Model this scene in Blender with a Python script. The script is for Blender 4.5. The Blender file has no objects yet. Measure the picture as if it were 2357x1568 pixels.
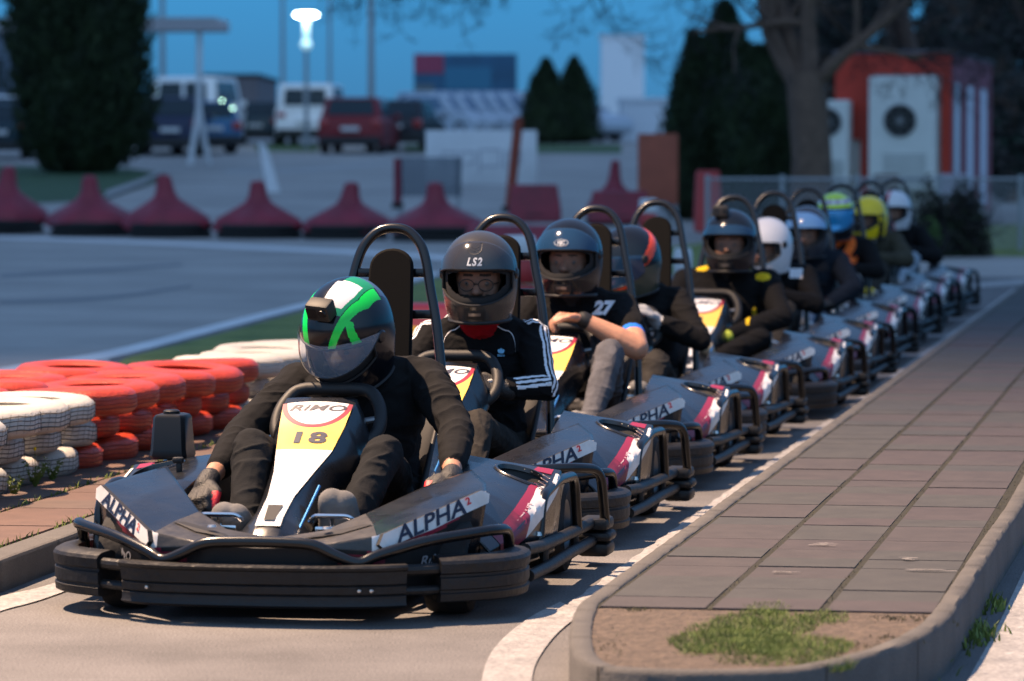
import bpy, bmesh, math, random
import numpy as np
from mathutils import Vector, Matrix, Euler
random.seed(7); RNG = np.random.RandomState(11)
C = bpy.context.scene.collection
R = math.radians
F = 9493.0; CAMH = 1.2; HOR = 345.0; CX = 1178.5      # focal length in photo pixels, used once to size far things
TH = R(9.585)
UX, UY = math.sin(TH), math.cos(TH)
def gz(Y): return 0.0 if Y < 58 else min((Y-58)*.02, 2.14)
def G(px, py, z=0.0):
    d = (CAMH-z)*F/(py-HOR); return Vector(((px-CX)/F*d, d, z))
def W(px, py, Y): return Vector(((px-CX)/F*Y, Y, CAMH-(py-HOR)/F*Y))
# ---------------------------------------------------------------- materials
MATS = {}
def mat(name, col, rough=.6, metal=0, coat=0, bump=0, bscale=60, var=0, vscale=8, alpha=1, emit=None, estr=0, spec=.5, col2=None, bdist=.01, coords='Object', sheen=0, trans=0, rnd_=False):
    if name in MATS: return MATS[name]
    m = bpy.data.materials.new(name); m.use_nodes = True
    nt = m.node_tree; N = nt.nodes; L = nt.links; b = N['Principled BSDF']
    b.inputs['Base Color'].default_value = (*col, 1); b.inputs['Roughness'].default_value = rough
    b.inputs['Metallic'].default_value = metal; b.inputs['Coat Weight'].default_value = coat
    b.inputs['Coat Roughness'].default_value = .06
    b.inputs['Specular IOR Level'].default_value = spec; b.inputs['Alpha'].default_value = alpha
    if trans: b.inputs['Transmission Weight'].default_value = trans
    if sheen: b.inputs['Sheen Weight'].default_value = sheen
    if emit: b.inputs['Emission Color'].default_value = (*emit, 1); b.inputs['Emission Strength'].default_value = estr
    tc = N.new('ShaderNodeTexCoord')
    if rnd_:      # every copy shows its own wear
        oi = N.new('ShaderNodeObjectInfo'); vm = N.new('ShaderNodeVectorMath'); vm.operation = 'SCALE'; vm.inputs['Scale'].default_value = 37; cb = N.new('ShaderNodeCombineXYZ')
        for k_ in 'XYZ': L.new(oi.outputs['Random'], cb.inputs[k_])
        L.new(cb.outputs['Vector'], vm.inputs[0]); va = N.new('ShaderNodeVectorMath'); L.new(tc.outputs[coords], va.inputs[0]); L.new(vm.outputs['Vector'], va.inputs[1])
        class _T: outputs = {coords: va.outputs['Vector']}
        tc = _T
    if var:
        n = N.new('ShaderNodeTexNoise'); n.inputs['Scale'].default_value = vscale; n.inputs['Detail'].default_value = 8; n.inputs['Roughness'].default_value = .65
        L.new(tc.outputs[coords], n.inputs['Vector'])
        r = N.new('ShaderNodeValToRGB'); r.color_ramp.elements[0].position = .3; r.color_ramp.elements[1].position = .72
        c2 = col2 if col2 else tuple(min(1, c*(1+var)) for c in col)
        r.color_ramp.elements[0].color = (*[c*(1-var) for c in col], 1); r.color_ramp.elements[1].color = (*c2, 1)
        L.new(n.outputs['Fac'], r.inputs['Fac']); L.new(r.outputs['Color'], b.inputs['Base Color'])
        mr = N.new('ShaderNodeMapRange'); mr.inputs['To Min'].default_value = max(.02, rough-.1); mr.inputs['To Max'].default_value = min(1, rough+.12)
        L.new(n.outputs['Fac'], mr.inputs['Value']); L.new(mr.outputs['Result'], b.inputs['Roughness'])
    if bump:
        n2 = N.new('ShaderNodeTexNoise'); n2.inputs['Scale'].default_value = bscale; n2.inputs['Detail'].default_value = 5
        L.new(tc.outputs[coords], n2.inputs['Vector'])
        bp = N.new('ShaderNodeBump'); bp.inputs['Strength'].default_value = bump; bp.inputs['Distance'].default_value = bdist
        L.new(n2.outputs['Fac'], bp.inputs['Height']); L.new(bp.outputs['Normal'], b.inputs['Normal'])
    MATS[name] = m; return m
# ---------------------------------------------------------------- mesh helpers
class MB:
    def __init__(s): s.v = []; s.f = []; s.m = []
    def add(s, vs, fs, mi=0):
        o = len(s.v); s.v += [tuple(v) for v in vs]
        s.f += [tuple(i+o for i in f) for f in fs]
        s.m += list(mi) if isinstance(mi, (list, tuple)) else [mi]*len(fs)
        return s
    def box(s, lo, hi, mi=0, M=None, bev=0):
        x0, y0, z0 = lo; x1, y1, z1 = hi
        if bev:
            b = min(bev, (x1-x0)/2.01, (y1-y0)/2.01, (z1-z0)/2.01)
            bm = bmesh.new(); bmesh.ops.create_cube(bm, size=1)
            for v in bm.verts: v.co = Vector(((x0+x1)/2+v.co.x*(x1-x0), (y0+y1)/2+v.co.y*(y1-y0), (z0+z1)/2+v.co.z*(z1-z0)))
            bmesh.ops.bevel(bm, geom=bm.edges[:], offset=b, segments=2, affect='EDGES', profile=.5)
            bm.verts.index_update()
            vs = [v.co.copy() for v in bm.verts]; fs = [[v.index for v in f.verts] for f in bm.faces]; bm.free()
        else:
            vs = [Vector(p) for p in [(x0,y0,z0),(x1,y0,z0),(x1,y1,z0),(x0,y1,z0),(x0,y0,z1),(x1,y0,z1),(x1,y1,z1),(x0,y1,z1)]]
            fs = [(0,3,2,1),(4,5,6,7),(0,1,5,4),(1,2,6,5),(2,3,7,6),(3,0,4,7)]
        if M is not None: vs = [M @ v for v in vs]
        return s.add(vs, fs, mi)
    def tube(s, pts, r, n=10, mi=0, closed=False, cap=True, flat=1.0):
        P = [Vector(p) for p in pts]; K = len(P)
        rr = r if isinstance(r, (list, tuple)) else [r]*K
        vs = []; up = Vector((0, 0, 1)); last = None
        for i, p in enumerate(P):
            a = P[(i-1) % K] if (closed or i > 0) else p; b = P[(i+1) % K] if (closed or i < K-1) else p
            t = (b-a)
            t = t.normalized() if t.length > 1e-9 else Vector((0, 1, 0))
            if last is None:
                u = up.cross(t)
                if u.length < .1: u = Vector((1, 0, 0)).cross(t)
                u.normalize()
            else:
                u = last-t*last.dot(t)
                if u.length < 1e-6: u = up.cross(t)
                u.normalize()
            last = u; w = t.cross(u)
            for k in range(n):
                a_ = 2*math.pi*k/n; vs.append(p+(u*math.cos(a_)+w*math.sin(a_)*flat)*rr[i])
        fs = []
        for i in range(K if closed else K-1):
            j = (i+1) % K
            for k in range(n):
                fs.append((i*n+k, i*n+(k+1) % n, j*n+(k+1) % n, j*n+k))
        if cap and not closed:
            fs.append(tuple(range(n))[::-1]); fs.append(tuple((K-1)*n+k for k in range(n)))
        return s.add(vs, fs, mi)
    def lathe(s, prof, c=(0,0,0), axis='z', n=24, mi=0, closed=False, M=None):
        vs = []; K = len(prof)
        for (r, h) in prof:
            for k in range(n):
                a = 2*math.pi*k/n; x, y = r*math.cos(a), r*math.sin(a)
                p = {'z': (x, y, h), 'x': (h, x, y), 'y': (x, h, y)}[axis]
                v = Vector((p[0]+c[0], p[1]+c[1], p[2]+c[2]))
                vs.append(M @ v if M is not None else v)
        fs = []
        for i in range(K if closed else K-1):
            j = (i+1) % K
            for k in range(n): fs.append((i*n+k, i*n+(k+1) % n, j*n+(k+1) % n, j*n+k))
        ms = [mi]*len(fs) if not isinstance(mi, list) else [mi[i] for i in range(K if closed else K-1) for _ in range(n)]
        return s.add(vs, fs, ms)
    def grid(s, fn, nu, nv, mf=0, cut=None):
        vs = [fn(i/nu, j/nv) for j in range(nv+1) for i in range(nu+1)]
        fs = []; ms = []
        for j in range(nv):
            for i in range(nu):
                if cut and cut((i+.5)/nu, (j+.5)/nv): continue
                a = j*(nu+1)+i; fs.append((a, a+1, a+nu+2, a+nu+1))
                ms.append(mf((i+.5)/nu, (j+.5)/nv) if callable(mf) else mf)
        return s.add(vs, fs, ms)
    def prism(s, poly, z0, z1, mi=0):
        n = len(poly); vs = [(x, y, z0) for x, y in poly]+[(x, y, z1) for x, y in poly]
        fs = [tuple(range(n))[::-1], tuple(range(n, 2*n))]+[(i, (i+1) % n, n+(i+1) % n, n+i) for i in range(n)]
        return s.add(vs, fs, mi)
    def build(s, name, mats, parent=None, smooth=True, fix=True, sharp=35):
        me = bpy.data.meshes.new(name); me.from_pydata(s.v, [], s.f)
        if not isinstance(mats, (list, tuple)): mats = [mats]
        for m in mats: me.materials.append(m)
        me.polygons.foreach_set('material_index', s.m)
        if fix:
            bm = bmesh.new(); bm.from_mesh(me); bmesh.ops.recalc_face_normals(bm, faces=bm.faces[:]); bm.to_mesh(me); bm.free()
        if smooth:
            me.polygons.foreach_set('use_smooth', [True]*len(me.polygons))
            me.set_sharp_from_angle(angle=R(sharp))
        me.update()
        o = bpy.data.objects.new(name, me); C.objects.link(o)
        if parent is not None: o.parent = parent
        return o
def cat(pts, sub=6, closed=False):
    P = [Vector(p) for p in pts]; n = len(P); out = []
    for i in range(n if closed else n-1):
        p0 = P[(i-1) % n] if (closed or i > 0) else P[0]*2-P[1]; p1 = P[i]; p2 = P[(i+1) % n]
        p3 = P[(i+2) % n] if (closed or i < n-2) else P[-1]*2-P[-2]
        for k in range(sub):
            t = k/sub; out.append(.5*((2*p1)+(p2-p0)*t+(2*p0-5*p1+4*p2-p3)*t*t+(3*p1-p0-3*p2+p3)*t**3))
    if not closed: out.append(P[-1])
    return out
def rnd(pts, rad=.03, sub=4):
    """polyline with rounded corners"""
    P = [Vector(p) for p in pts]; out = [P[0]]
    for i in range(1, len(P)-1):
        a = (P[i-1]-P[i]); b = (P[i+1]-P[i]); r = min(rad, a.length*.45, b.length*.45)
        p, q = P[i]+a.normalized()*r, P[i]+b.normalized()*r
        for k in range(sub+1):
            t = k/sub; out.append(p*(1-t)**2+P[i]*2*t*(1-t)+q*t*t)
    out.append(P[-1]); return out
def interp(xs, ys, x): return float(np.interp(x, xs, ys))
def tag(o, label=None, category=None, group=None, kind=None):
    if label: o['label'] = label
    if category: o['category'] = category
    if group: o['group'] = group
    if kind: o['kind'] = kind
    return o
def empty(name, loc, rz=0, label=None, category=None, group=None):
    o = bpy.data.objects.new(name, None); C.objects.link(o); o.location = loc; o.rotation_euler = (0, 0, rz); o.empty_display_size = .2
    return tag(o, label, category, group)
def copy_tree(o, parent=None, data=None):
    c = o.copy(); C.objects.link(c); c.parent = parent
    for k in o.children: copy_tree(k, c)
    return c
def text_geo(body, size=1, bold=0, shear=0, align='CENTER', cs=1.0, res=3):
    cu = bpy.data.curves.new('t', 'FONT'); cu.body = body; cu.size = size; cu.offset = bold; cu.shear = shear
    cu.align_x = align; cu.align_y = 'CENTER'; cu.space_character = cs; cu.resolution_u = res
    o = bpy.data.objects.new('t', cu); C.objects.link(o)
    dg = bpy.context.evaluated_depsgraph_get(); me = bpy.data.meshes.new_from_object(o.evaluated_get(dg))
    vs = [v.co.copy() for v in me.vertices]; fs = [tuple(p.vertices) for p in me.polygons]
    bpy.data.objects.remove(o); bpy.data.curves.remove(cu); bpy.data.meshes.remove(me)
    return vs, fs
def text_on(mb, body, size, fn, mi=0, sx=1, sy=1, **kw):
    vs, fs = text_geo(body, size, **kw); mb.add([fn(v.x*sx, v.y*sy) for v in vs], fs, mi)
# materials in common use
M_plastic = mat('dark grey kart plastic', (.006,.007,.010), .27, bump=.12, bscale=18, var=.4, vscale=7, coat=.22, spec=.6, rnd_=True, col2=(.013,.0135,.016))
M_guard = mat('scuffed black bumper plastic', (.0045,.0045,.006), .52, bump=.35, bscale=45, var=.4, vscale=14, col2=(.011,.0105,.011), spec=.4)
M_tube = mat('black painted steel tube', (.004,.004,.005), .26, coat=.1, spec=.5)
M_rub = mat('tyre rubber', (.012,.012,.013), .85, bump=.3, bscale=60)
M_black = mat('matt black', (.006,.006,.007), .6)
M_pad = mat('dark olive headrest board', (.003,.003,.003), .8, bump=.05, bscale=300, spec=.1)
M_white = mat('white sticker', (.66,.64,.61), .4, var=.14, vscale=9, rnd_=True, col2=(.80,.79,.78))
M_yel = mat('yellow sticker', (.78,.5,.1), .35, var=.06, vscale=12)
M_pink = mat('magenta red sticker', (.26,.014,.040), .35)
M_burg = mat('burgundy sticker', (.17,.012,.03), .4, var=.4, vscale=20)
M_navy = mat('dark lettering', (.012,.014,.04), .4)
M_redt = mat('red lettering', (.6,.02,.02), .4)
M_scr = mat('script lettering', (.16,.1,.11), .4)
M_chrome = mat('polished metal', (.75,.75,.76), .18, metal=1)
M_bolt = mat('zinc bolt', (.6,.58,.55), .3, metal=1)
M_steel = mat('dull steel', (.2,.2,.21), .4, metal=.9)
# ---------------------------------------------------------------- kart
def catrows(rows, t):
    n = len(rows)-1; x = min(max(t, 0), 1)*n; i = min(int(x), n-1); f = x-i
    g = lambda k: Vector(rows[min(max(k, 0), n)])
    p0, p1, p2, p3 = g(i-1), g(i), g(i+1), g(i+2)
    return .5*((2*p1)+(p2-p0)*f+(2*p0-5*p1+4*p2-p3)*f*f+(3*p1-p0-3*p2+p3)*f**3)
def make_kart():
    root = empty('go_kart', (0,0,0))
    # floor and frame
    b = MB(); b.box((-.28,.2,.045), (.28,1.5,.06)); b.build('floor_tray', M_steel, root, smooth=False)
    b = MB()
    for s in (-1, 1):
        b.tube(rnd([(s*.2,.12,.075),(s*.3,.5,.075),(s*.3,1.2,.075),(s*.26,1.68,.09)], .1), .015)
        b.tube([(s*.25,.38,.11),(s*.42,.38,.12)], .014)
    for y in (.14,.6,1.25,1.66): b.tube([(-.28,y,.08),(.28,y,.08)], .014)
    b.build('chassis_frame', M_tube, root)
    # wheels
    def wheel(x, y, r, w):
        t = MB(); h = w/2
        t.lathe([(r*.56,-h*.9),(r*.8,-h),(r*.94,-h*.9),(r,-h*.6),(r,h*.6),(r*.94,h*.9),(r*.8,h),(r*.56,h*.9)], (x,y,r), 'x', 28, closed=False)
        w_ = t.build('wheel', M_rub, root)
        q = MB(); q.lathe([(0.012,h*.75),(r*.3,h*.7),(r*.5,h*.86),(r*.57,h*.9),(r*.57,-h*.9),(r*.5,-h*.86),(r*.3,-h*.7),(.012,-h*.75)], (x,y,r), 'x', 20)
        q.build('rim', M_steel, w_)
    for s in (-1, 1): wheel(s*.43, .38, .125, .12); wheel(s*.49, 1.42, .135, .18)
    b = MB(); b.tube([(-.44,1.42,.135),(.44,1.42,.135)], .018); b.build('rear_axle', M_steel, root)
    # centre bumper guard
    def guard(path, prof, name, sub=5):
        P = cat(path, sub); m = MB(); vs = []; K = len(P)
        for i, p in enumerate(P):
            t = (P[min(i+1, K-1)]-P[max(i-1, 0)]).normalized(); nrm = Vector((t.y, -t.x, 0)).normalized()
            for (o, z) in prof: vs.append(p+nrm*o+Vector((0,0,z)))
        n = len(prof); fs = [(i*n+k, i*n+(k+1) % n, (i+1)*n+(k+1) % n, (i+1)*n+k) for i in range(K-1) for k in range(n)]
        fs += [tuple(range(n)), tuple((K-1)*n+k for k in range(n))[::-1]]
        m.add(vs, fs); return m
    prof = [(-.03,.05),(.0,.045),(.012,.052),(.008,.06),(.008,.075),(.004,.078),(.008,.082),(.010,.10),(.006,.103),(.010,.107),(.012,.125),(.014,.138),(.02,.142),(.022,.149),(.018,.155),(-.005,.157),(-.03,.15)]
    g = guard([(-.365,.088,0),(-.31,.052,0),(-.2,.022,0),(0,.01,0),(.2,.022,0),(.31,.052,0),(.365,.088,0)], prof, 'c')
    gb = g.build('front_guard', M_guard, root, sharp=28)
    b = MB()
    for (x, y) in ((-.29,.03),(.262,.022),(.292,.028)):
        b.lathe([(0,-.002),(.004,-.0015),(.006,.003)], (x, y-.008, .092), 'y', 10)
    b.build('guard_bolt', M_bolt, gb)
    eprof = [(-.045,.055),(.006,.052),(.014,.056),(.016,.074),(.012,.077),(.012,.083),(.016,.086),(.016,.114),(.012,.117),(.012,.123),(.018,.127),(.020,.150),(.015,.158),(.002,.165),(-.03,.17),(-.045,.165)]
    for s in (-1, 1):
        path = [(s*.44,.15,0),(s*.50,.19,0),(s*.555,.24,0),(s*.595,.31,0),(s*.61,.40,0),(s*.60,.50,0)]
        if s < 0: path = path[::-1]
        g = guard(path, eprof, 'e'); g.build('corner_guard', M_guard, root, sharp=28)
        b = MB()
        for z in (.085,.138): b.tube([(s*.34,.088,z),(s*.41,.128,z),(s*.48,.190,z)], .015 if z > .1 else .012)
        b.build('guard_link', M_guard, root)
    b = MB(); rp = []
    half = [(.57,.46,.15),(.57,.42,.21),(.555,.34,.222),(.50,.265,.218),(.40,.16,.205),(.30,.075,.178),(.253,.048,.160),(.20,.035,.178),(.14,.028,.205),(.06,.026,.211)]
    P = [(-x,y,z) for x,y,z in half]+[(x,y,z) for x,y,z in half[::-1]]
    b.tube(cat(P, 5), .0145, 12)
    for s in (-1, 1): b.tube([(s*.253,.055,.158),(s*.253,.06,.12)], .012)
    b.build('front_bumper_rail', M_tube, root)
    # wheel hoops beside the front wheels
    for s in (-1,):
        b = MB(); b.tube(rnd([(s*.53,.44,.12),(s*.53,.46,.27),(s*.52,.56,.315),(s*.50,.68,.30),(s*.48,.70,.16)], .06, 6), .0155, 12)
        b.build('front_wheel_hoop', M_tube, root)
    # nose fairing
    xs = [0,.25,.5,.75,1]
    rows = [
        ([0,.13,.22,.33,.42], [.20,.22,.30,.52,.74], [.205,.225,.262,.315,.345]),
        ([0,.14,.26,.38,.49], [.12,.13,.20,.38,.56], [.208,.215,.245,.298,.325]),
        ([0,.15,.29,.41,.515], [.05,.055,.10,.245,.42], [.198,.203,.224,.27,.315]),
        ([0,.15,.292,.412,.517], [.045,.05,.092,.236,.41], [.192,.197,.186,.232,.285]),
        ([0,.15,.285,.40,.50], [.055,.06,.10,.235,.40], [.13,.13,.13,.14,.17]),
        ([0,.15,.28,.39,.48], [.07,.075,.11,.24,.40], [.06,.06,.065,.075,.09])]
    NR = [0,.22,.42,.53,.8,1]
    def nose(u, v, off=0.0):
        s = (u*2-1); a = abs(s)
        P = [Vector((interp(xs, r[0], a), interp(xs, r[1], a), interp(xs, r[2], a))) for r in rows]
        k = max(i for i in range(len(NR)) if NR[i] <= v+1e-9); k = min(k, len(NR)-2); f = (v-NR[k])/(NR[k+1]-NR[k])
        p = P[k].lerp(P[k+1], f)
        p.x = math.copysign(p.x, s) if a > 0 else 0
        p.y += .006*math.sin(a*9)*0
        return p
    def nmat(u, v):
        s = u*2-1; a = abs(s)
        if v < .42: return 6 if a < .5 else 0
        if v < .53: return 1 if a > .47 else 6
        if a > .94: return 0
        d = v-.53
        if .45 < a < .45+(.47*(1-d/.12)) and d < .12: return 3
        if .33 < a < .55 and d > .05 and d < .33: return 2
        if .05 < a < .33 and .24 < d < .3+.1*a: return 4
        if a <= .33 and .2 < d < .26: return 2
        return 5
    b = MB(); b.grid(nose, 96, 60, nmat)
    nf = b.build('nose_fairing', [M_plastic, M_white, M_burg, M_pink, M_yel, M_black, mat('lamplit grey tray', (.040,.037,.035), .42, bump=.2, bscale=40, var=.4, vscale=20)], root)  # tray centre lighter: lamp sheen put into the plastic's colour
    sm = nf.modifiers.new('s', 'SOLIDIFY'); sm.thickness = .006; sm.offset = -1
    # dark slots on the tray
    for s in (-1, 1):
        b = MB(); q = [(.085,.105,.0),(.115,.150,.0),(.235,.205,.0),(.262,.188,.0),(.19,.135,.0)]
        def nz_(x_, y_):
            u_ = .5+.5*interp([0,.14,.27,.39,.50], xs, x_); P_ = [nose(u_, k_/40*.42) for k_ in range(41)]; return min(P_, key=lambda p_: abs(p_.y-y_)).z
        b.add([(s*x, y, nz_(x, y)+.003) for x, y, z in q], [tuple(range(5)) if s > 0 else tuple(range(5))[::-1]])
        o = b.build('tray_slot', M_black, nf, smooth=False)
        b = MB(); b.lathe([(0,.006),(.010,.005),(.013,0)], (s*.15,.150,.236), 'z', 12); b.build('tray_bolt', M_bolt, nf)
    # plate lettering ALPHA 2
    def plate(side):
        # local frame of the plate between inner and outer ends
        A = Vector((side*.30,.100,.205)); B = Vector((side*.512,.405,.300))
        ax = (B-A) if side > 0 else (A-B); org = (A+B)/2
        axn = ax.normalized(); up = Vector((side*-.02,.06,.30)); up = (up-axn*up.dot(axn)).normalized()
        n = axn.cross(up); n = n if n.y < 0 else -n
        return org, axn, up, n
    for side in (-1, 1):
        org, ax, up, n = plate(side)
        b = MB()
        hl = .193
        slab = [(-hl,-.017),(hl-.0,-.017 if side > 0 else -.02),(hl+.012,.004),(hl-.012,.021),(-hl+.012,.021),(-hl-(.012),.0)]
        if side < 0: slab = [(-x, y) for x, y in slab][::-1]
        nn = len(slab)
        front = [org+ax*x+up*y+n*.010 for x, y in slab]; back = [org+ax*x+up*y-n*.004 for x, y in slab]
        b.add(front+back, [tuple(range(nn)), tuple(range(nn, 2*nn))[::-1]]+[(i, (i+1) % nn, nn+(i+1) % nn, nn+i) for i in range(nn)], [0]+[1]*(nn+1))
        fnp = lambda x, y: org+ax*(x-.02)+up*(y+.001)+n*.0122
        text_on(b, 'ALPHA', .056, fnp, 2, sx=1.45, bold=.0012, cs=1.02, shear=.25)
        text_on(b, '2', .026, lambda x, y: org+ax*(x+.125)+up*(y+.009)+n*.0122, 3, sx=1.3, bold=.0008)
        b.build('name_plate', [M_white, M_black, M_navy, M_redt], nf, smooth=False, fix=False)
        # small grey maker's word below, and white dashes
        b = MB(); A = Vector((side*.31,.125,.15)); B = Vector((side*.47,.36,.178)); axx = (B-A).normalized()*(1 if side > 0 else -1)
        n2 = axx.cross(Vector((0,0,1))); n2 = n2 if n2.y < 0 else -n2
        text_on(b, 'RiMO', .034, lambda x, y: (A+B)/2+axx*(x+side*.02)+Vector((0,0,y-.012))+n2*.014, 0, sx=1.4, bold=.0006, shear=.3)
        b.build('maker_word', mat('grey lettering', (.3,.3,.32), .4), nf, smooth=False, fix=False)
    # number fairing rising to the steering wheel
    YY = [.235,.27,.32,.45,.62,.75,.86,.95,.985]; ZZ = [.195,.222,.248,.290,.342,.388,.448,.506,.520]
    TT = [0,.05,.12,.3,.52,.69,.84,.96,1]
    WW = [.034,.034,.034,.036,.056,.078,.092,.100,.098]; DW = [.098,.102,.098,.082,.095,.115,.13,.14,.13]
    def fr(u, t):
        s = u*2-1; a = abs(s); y = interp(TT, YY, t); z = interp(TT, ZZ, t); w = interp(TT, WW, t); d = interp(TT, DW, t)
        cx = -.033-.012*t
        if a < .5: x = s*2*w; zz = z-.004*(s*2)**2; yy = y+.012*(s*2)**2*(t > .85)
        else:
            k = (a-.5)*2; x = math.copysign(w+(d-w)*(1-(1-k)**1.6), s); zz = z-.004-k*(.05+.07*t); yy = y+.03*k+(.012 if t > .85 else 0)
        return Vector((x+cx, yy, zz))
    Stop = .97
    def sfr(t):  # arc distance from the top of the panel
        n = 20; tot = 0; pr = None
        for i in range(n+1):
            tt = t+(Stop-t)*i/n; p = Vector((0, interp(TT, YY, tt), interp(TT, ZZ, tt)))
            if pr is not None: tot += (p-pr).length
            pr = p
        return tot
    def fmat(u, t):
        s = u*2-1
        if abs(s) > .5: return 0
        x = s*2*interp(TT, WW, t); q = sfr(min(t, Stop)) if t < Stop else -.001
        top = .012*(x/.1)**2
        if q < top-.004: return 0
        e = (x/.098)**2+(max(q-.0, 0)/.125)**2
        e2 = (x/.085)**2+(q/.109)**2
        if q < .235:
            if e2 < 1: return 1
            if e < 1: return 3
            return 2
        if .12 > t > .035 and abs(x) < .018-.004*(t-.08)/.04: return 0
        return 1
    b = MB(); b.grid(fr, 72, 110, 0)
    ff = b.build('number_fairing', [M_plastic], root)
    m = ff.modifiers.new('s', 'SOLIDIFY'); m.thickness = .005; m.offset = -1
    # lettering on the panel: position by (x, distance from top)
    tt = [Stop-i*(Stop-.06)/80 for i in range(81)]; qq = [sfr(t) for t in tt]
    def pan(x, q):
        t = interp(qq, tt, q); return Vector((x-.033-.012*t, interp(TT, YY, t)-.0025, interp(TT, ZZ, t)+.0032-.004*(x/.1)**2))
    def wq(q): return interp(TT, WW, interp(qq, tt, q))*.985
    def solve(fq, s_):
        q = .05
        for _ in range(30): q = .5*q+.5*fq(s_*wq(q))
        return q
    Q0 = lambda x: .003+.010*(x/.1)**2
    Q1 = lambda x: max(.109*math.sqrt(max(0, 1-(x/.086)**2)), .003+.010*(x/.1)**2)
    Q2 = lambda x: max(.125*math.sqrt(max(0, 1-(x/.101)**2)), Q1(x)+.004)
    Q3 = lambda x: .235+0*x
    Qe = sfr(.065)
    Q4 = lambda x: Qe+0*x
    cv = [Q0, Q1, Q2, Q3, Q4]; b = MB(); NS = 48
    cols = [[solve(f_, -1+2*i/NS) for f_ in cv] for i in range(NS+1)]
    for band, (mi_, nr) in enumerate(((0, 8), (2, 3), (1, 8), (0, 24))):
        vs = []
        for r_i in range(nr+1):
            for i in range(NS+1): q = cols[i][band]*(1-r_i/nr)+cols[i][band+1]*r_i/nr; vs.append(pan((-1+2*i/NS)*wq(q), q)-Vector((0,0,.0014)))
        b.add(vs, [(r_i*(NS+1)+i, r_i*(NS+1)+i+1, (r_i+1)*(NS+1)+i+1, (r_i+1)*(NS+1)+i) for r_i in range(nr) for i in range(NS)], mi_)
    b.build('fairing_sticker', [M_white, M_yel, M_pink], ff, fix=False)
    b = MB(); b.add([pan(x_, q_)+Vector((0,-.0022,.0018)) for x_, q_ in ((-.020, Qe-.115), (.020, Qe-.115), (.014, Qe-.022), (-.014, Qe-.022))], [(0,1,2,3)]); b.build('fairing_recess', M_black, ff)
    b = MB(); text_on(b, 'RiMO', .046, lambda x, y: pan(x, .036-y*.8), 0, sx=1.36, bold=.0010, shear=.3, cs=1.05)
    b.build('fairing_word', M_navy, ff, smooth=False, fix=False)
    # steering wheel
    cw = Vector((-.035,1.04,.455)); tilt = Matrix.Rotation(R(-42), 3, 'X')
    ring = [(-.092,.104),(0,.108),(.092,.104),(.130,.062),(.146,0),(.136,-.058),(.09,-.098),(0,-.108),(-.09,-.098),(-.136,-.058),(-.146,0),(-.130,.062)]
    b = MB(); pts = cat([tuple(cw+tilt @ Vector((x,0,z*1.0))) for x, z in ring], 5, True); b.tube(pts, .0185, 12, closed=True)
    sw = b.build('steering_wheel', M_black, root)
    b = MB()
    for (x, z) in ((-.13,0),(.13,0),(0,-.1)): b.tube([tuple(cw+Vector((0,-.02,-.02))), tuple(cw+tilt @ Vector((x,0,z)))], .011)
    b.tube([tuple(cw+Vector((0,-.02,-.02))), (-.03,.5,.12)], .014)
    b.lathe([(0,.01),(.05,.008),(.055,-.006),(0,-.01)], tuple(cw+Vector((0,-.01,-.01))), 'y', 20)
    b.build('steering_column', M_steel, sw)
    b = MB(); b.box((-.085,-.008,-.012), (.085,.012,.0195), M=Matrix.Translation(cw+tilt @ Vector((0,0,.108))) @ tilt.to_4x4(), bev=.006); b.build('grip_pad', mat('worn grip', (.09,.085,.08), .55, var=.5, vscale=60), sw)
    # pedals
    for s in (-1, 1):
        b = MB(); x = -.03+s*.15
        b.tube(rnd([(x-.06,.36,.235),(x-.045,.345,.25),(x+.045,.345,.25),(x+.06,.36,.235)], .02), .0065)
        b.box((x-.045,.35,.205), (x+.045,.357,.222), bev=.003)
        b.tube([(x,.35,.25),(x,.40,.1)], .006); b.build('pedal', M_chrome, root)
    b = MB(); b.tube([(.035,.33,.21),(.055,.50,.315)], .004); b.build('brake_rod', mat('blue anodised rod', (.05,.22,.5), .3, metal=.6), root)
    # side pods
    ys = [.44,.56,.70,.85,1.0,1.10]
    inn = [(.38,.215),(.355,.265),(.335,.305),(.325,.33),(.32,.352),(.315,.362)]
    mid = [(.455,.20),(.45,.26),(.45,.29),(.455,.308),(.46,.325),(.46,.333)]
    out = [(.52,.155),(.555,.182),(.58,.218),(.597,.252),(.607,.292),(.607,.318)]
    def pod_pt(s, u, v):
        y = .44+.66*v
        f = lambda arr, k: interp(ys, [a[k] for a in arr], y)
        ix, iz, mx, mz, ox, oz = f(inn,0), f(inn,1), f(mid,0), f(mid,1), f(out,0), f(out,1)
        if u < .15: k = u/.15; x = ix-.02*(1-k); z = .14+(iz-.14)*k**.7; yy = y
        elif u < .75:
            k = (u-.15)/.6; a = 2*(k-.5)
            x = ix*(.5*a*(a-1))+mx*(1-a*a)+ox*(.5*a*(a+1)); z = iz*(.5*a*(a-1))+(mz+.006)*(1-a*a)+oz*(.5*a*(a+1)); yy = y
        else: k = (u-.75)/.25; x = ox+.006*math.sin(k*3.14)-.02*k; z = oz+(.095-oz)*k; yy = y
        return Vector((s*x, yy, z))
    def podfn(s):
        def f(u, v):
            if v <= .93: return pod_pt(s, u, v/.93)
            k = (v-.93)/.07; p = pod_pt(s, u, 1); return Vector((p.x*(1-.03*k), p.y+.02*math.sin(k*1.57), p.z-(p.z-.12)*k*.9))
        return f
    vc = (.512, .985); 
    def oval(x, y, g=1.0):
        dx = (x-vc[0])/(.068*g); dy = (y-vc[1])/(.062*g)
        return (abs(dx)**2.4+abs(dy+.25*dx)**2.2) < 1
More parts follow.
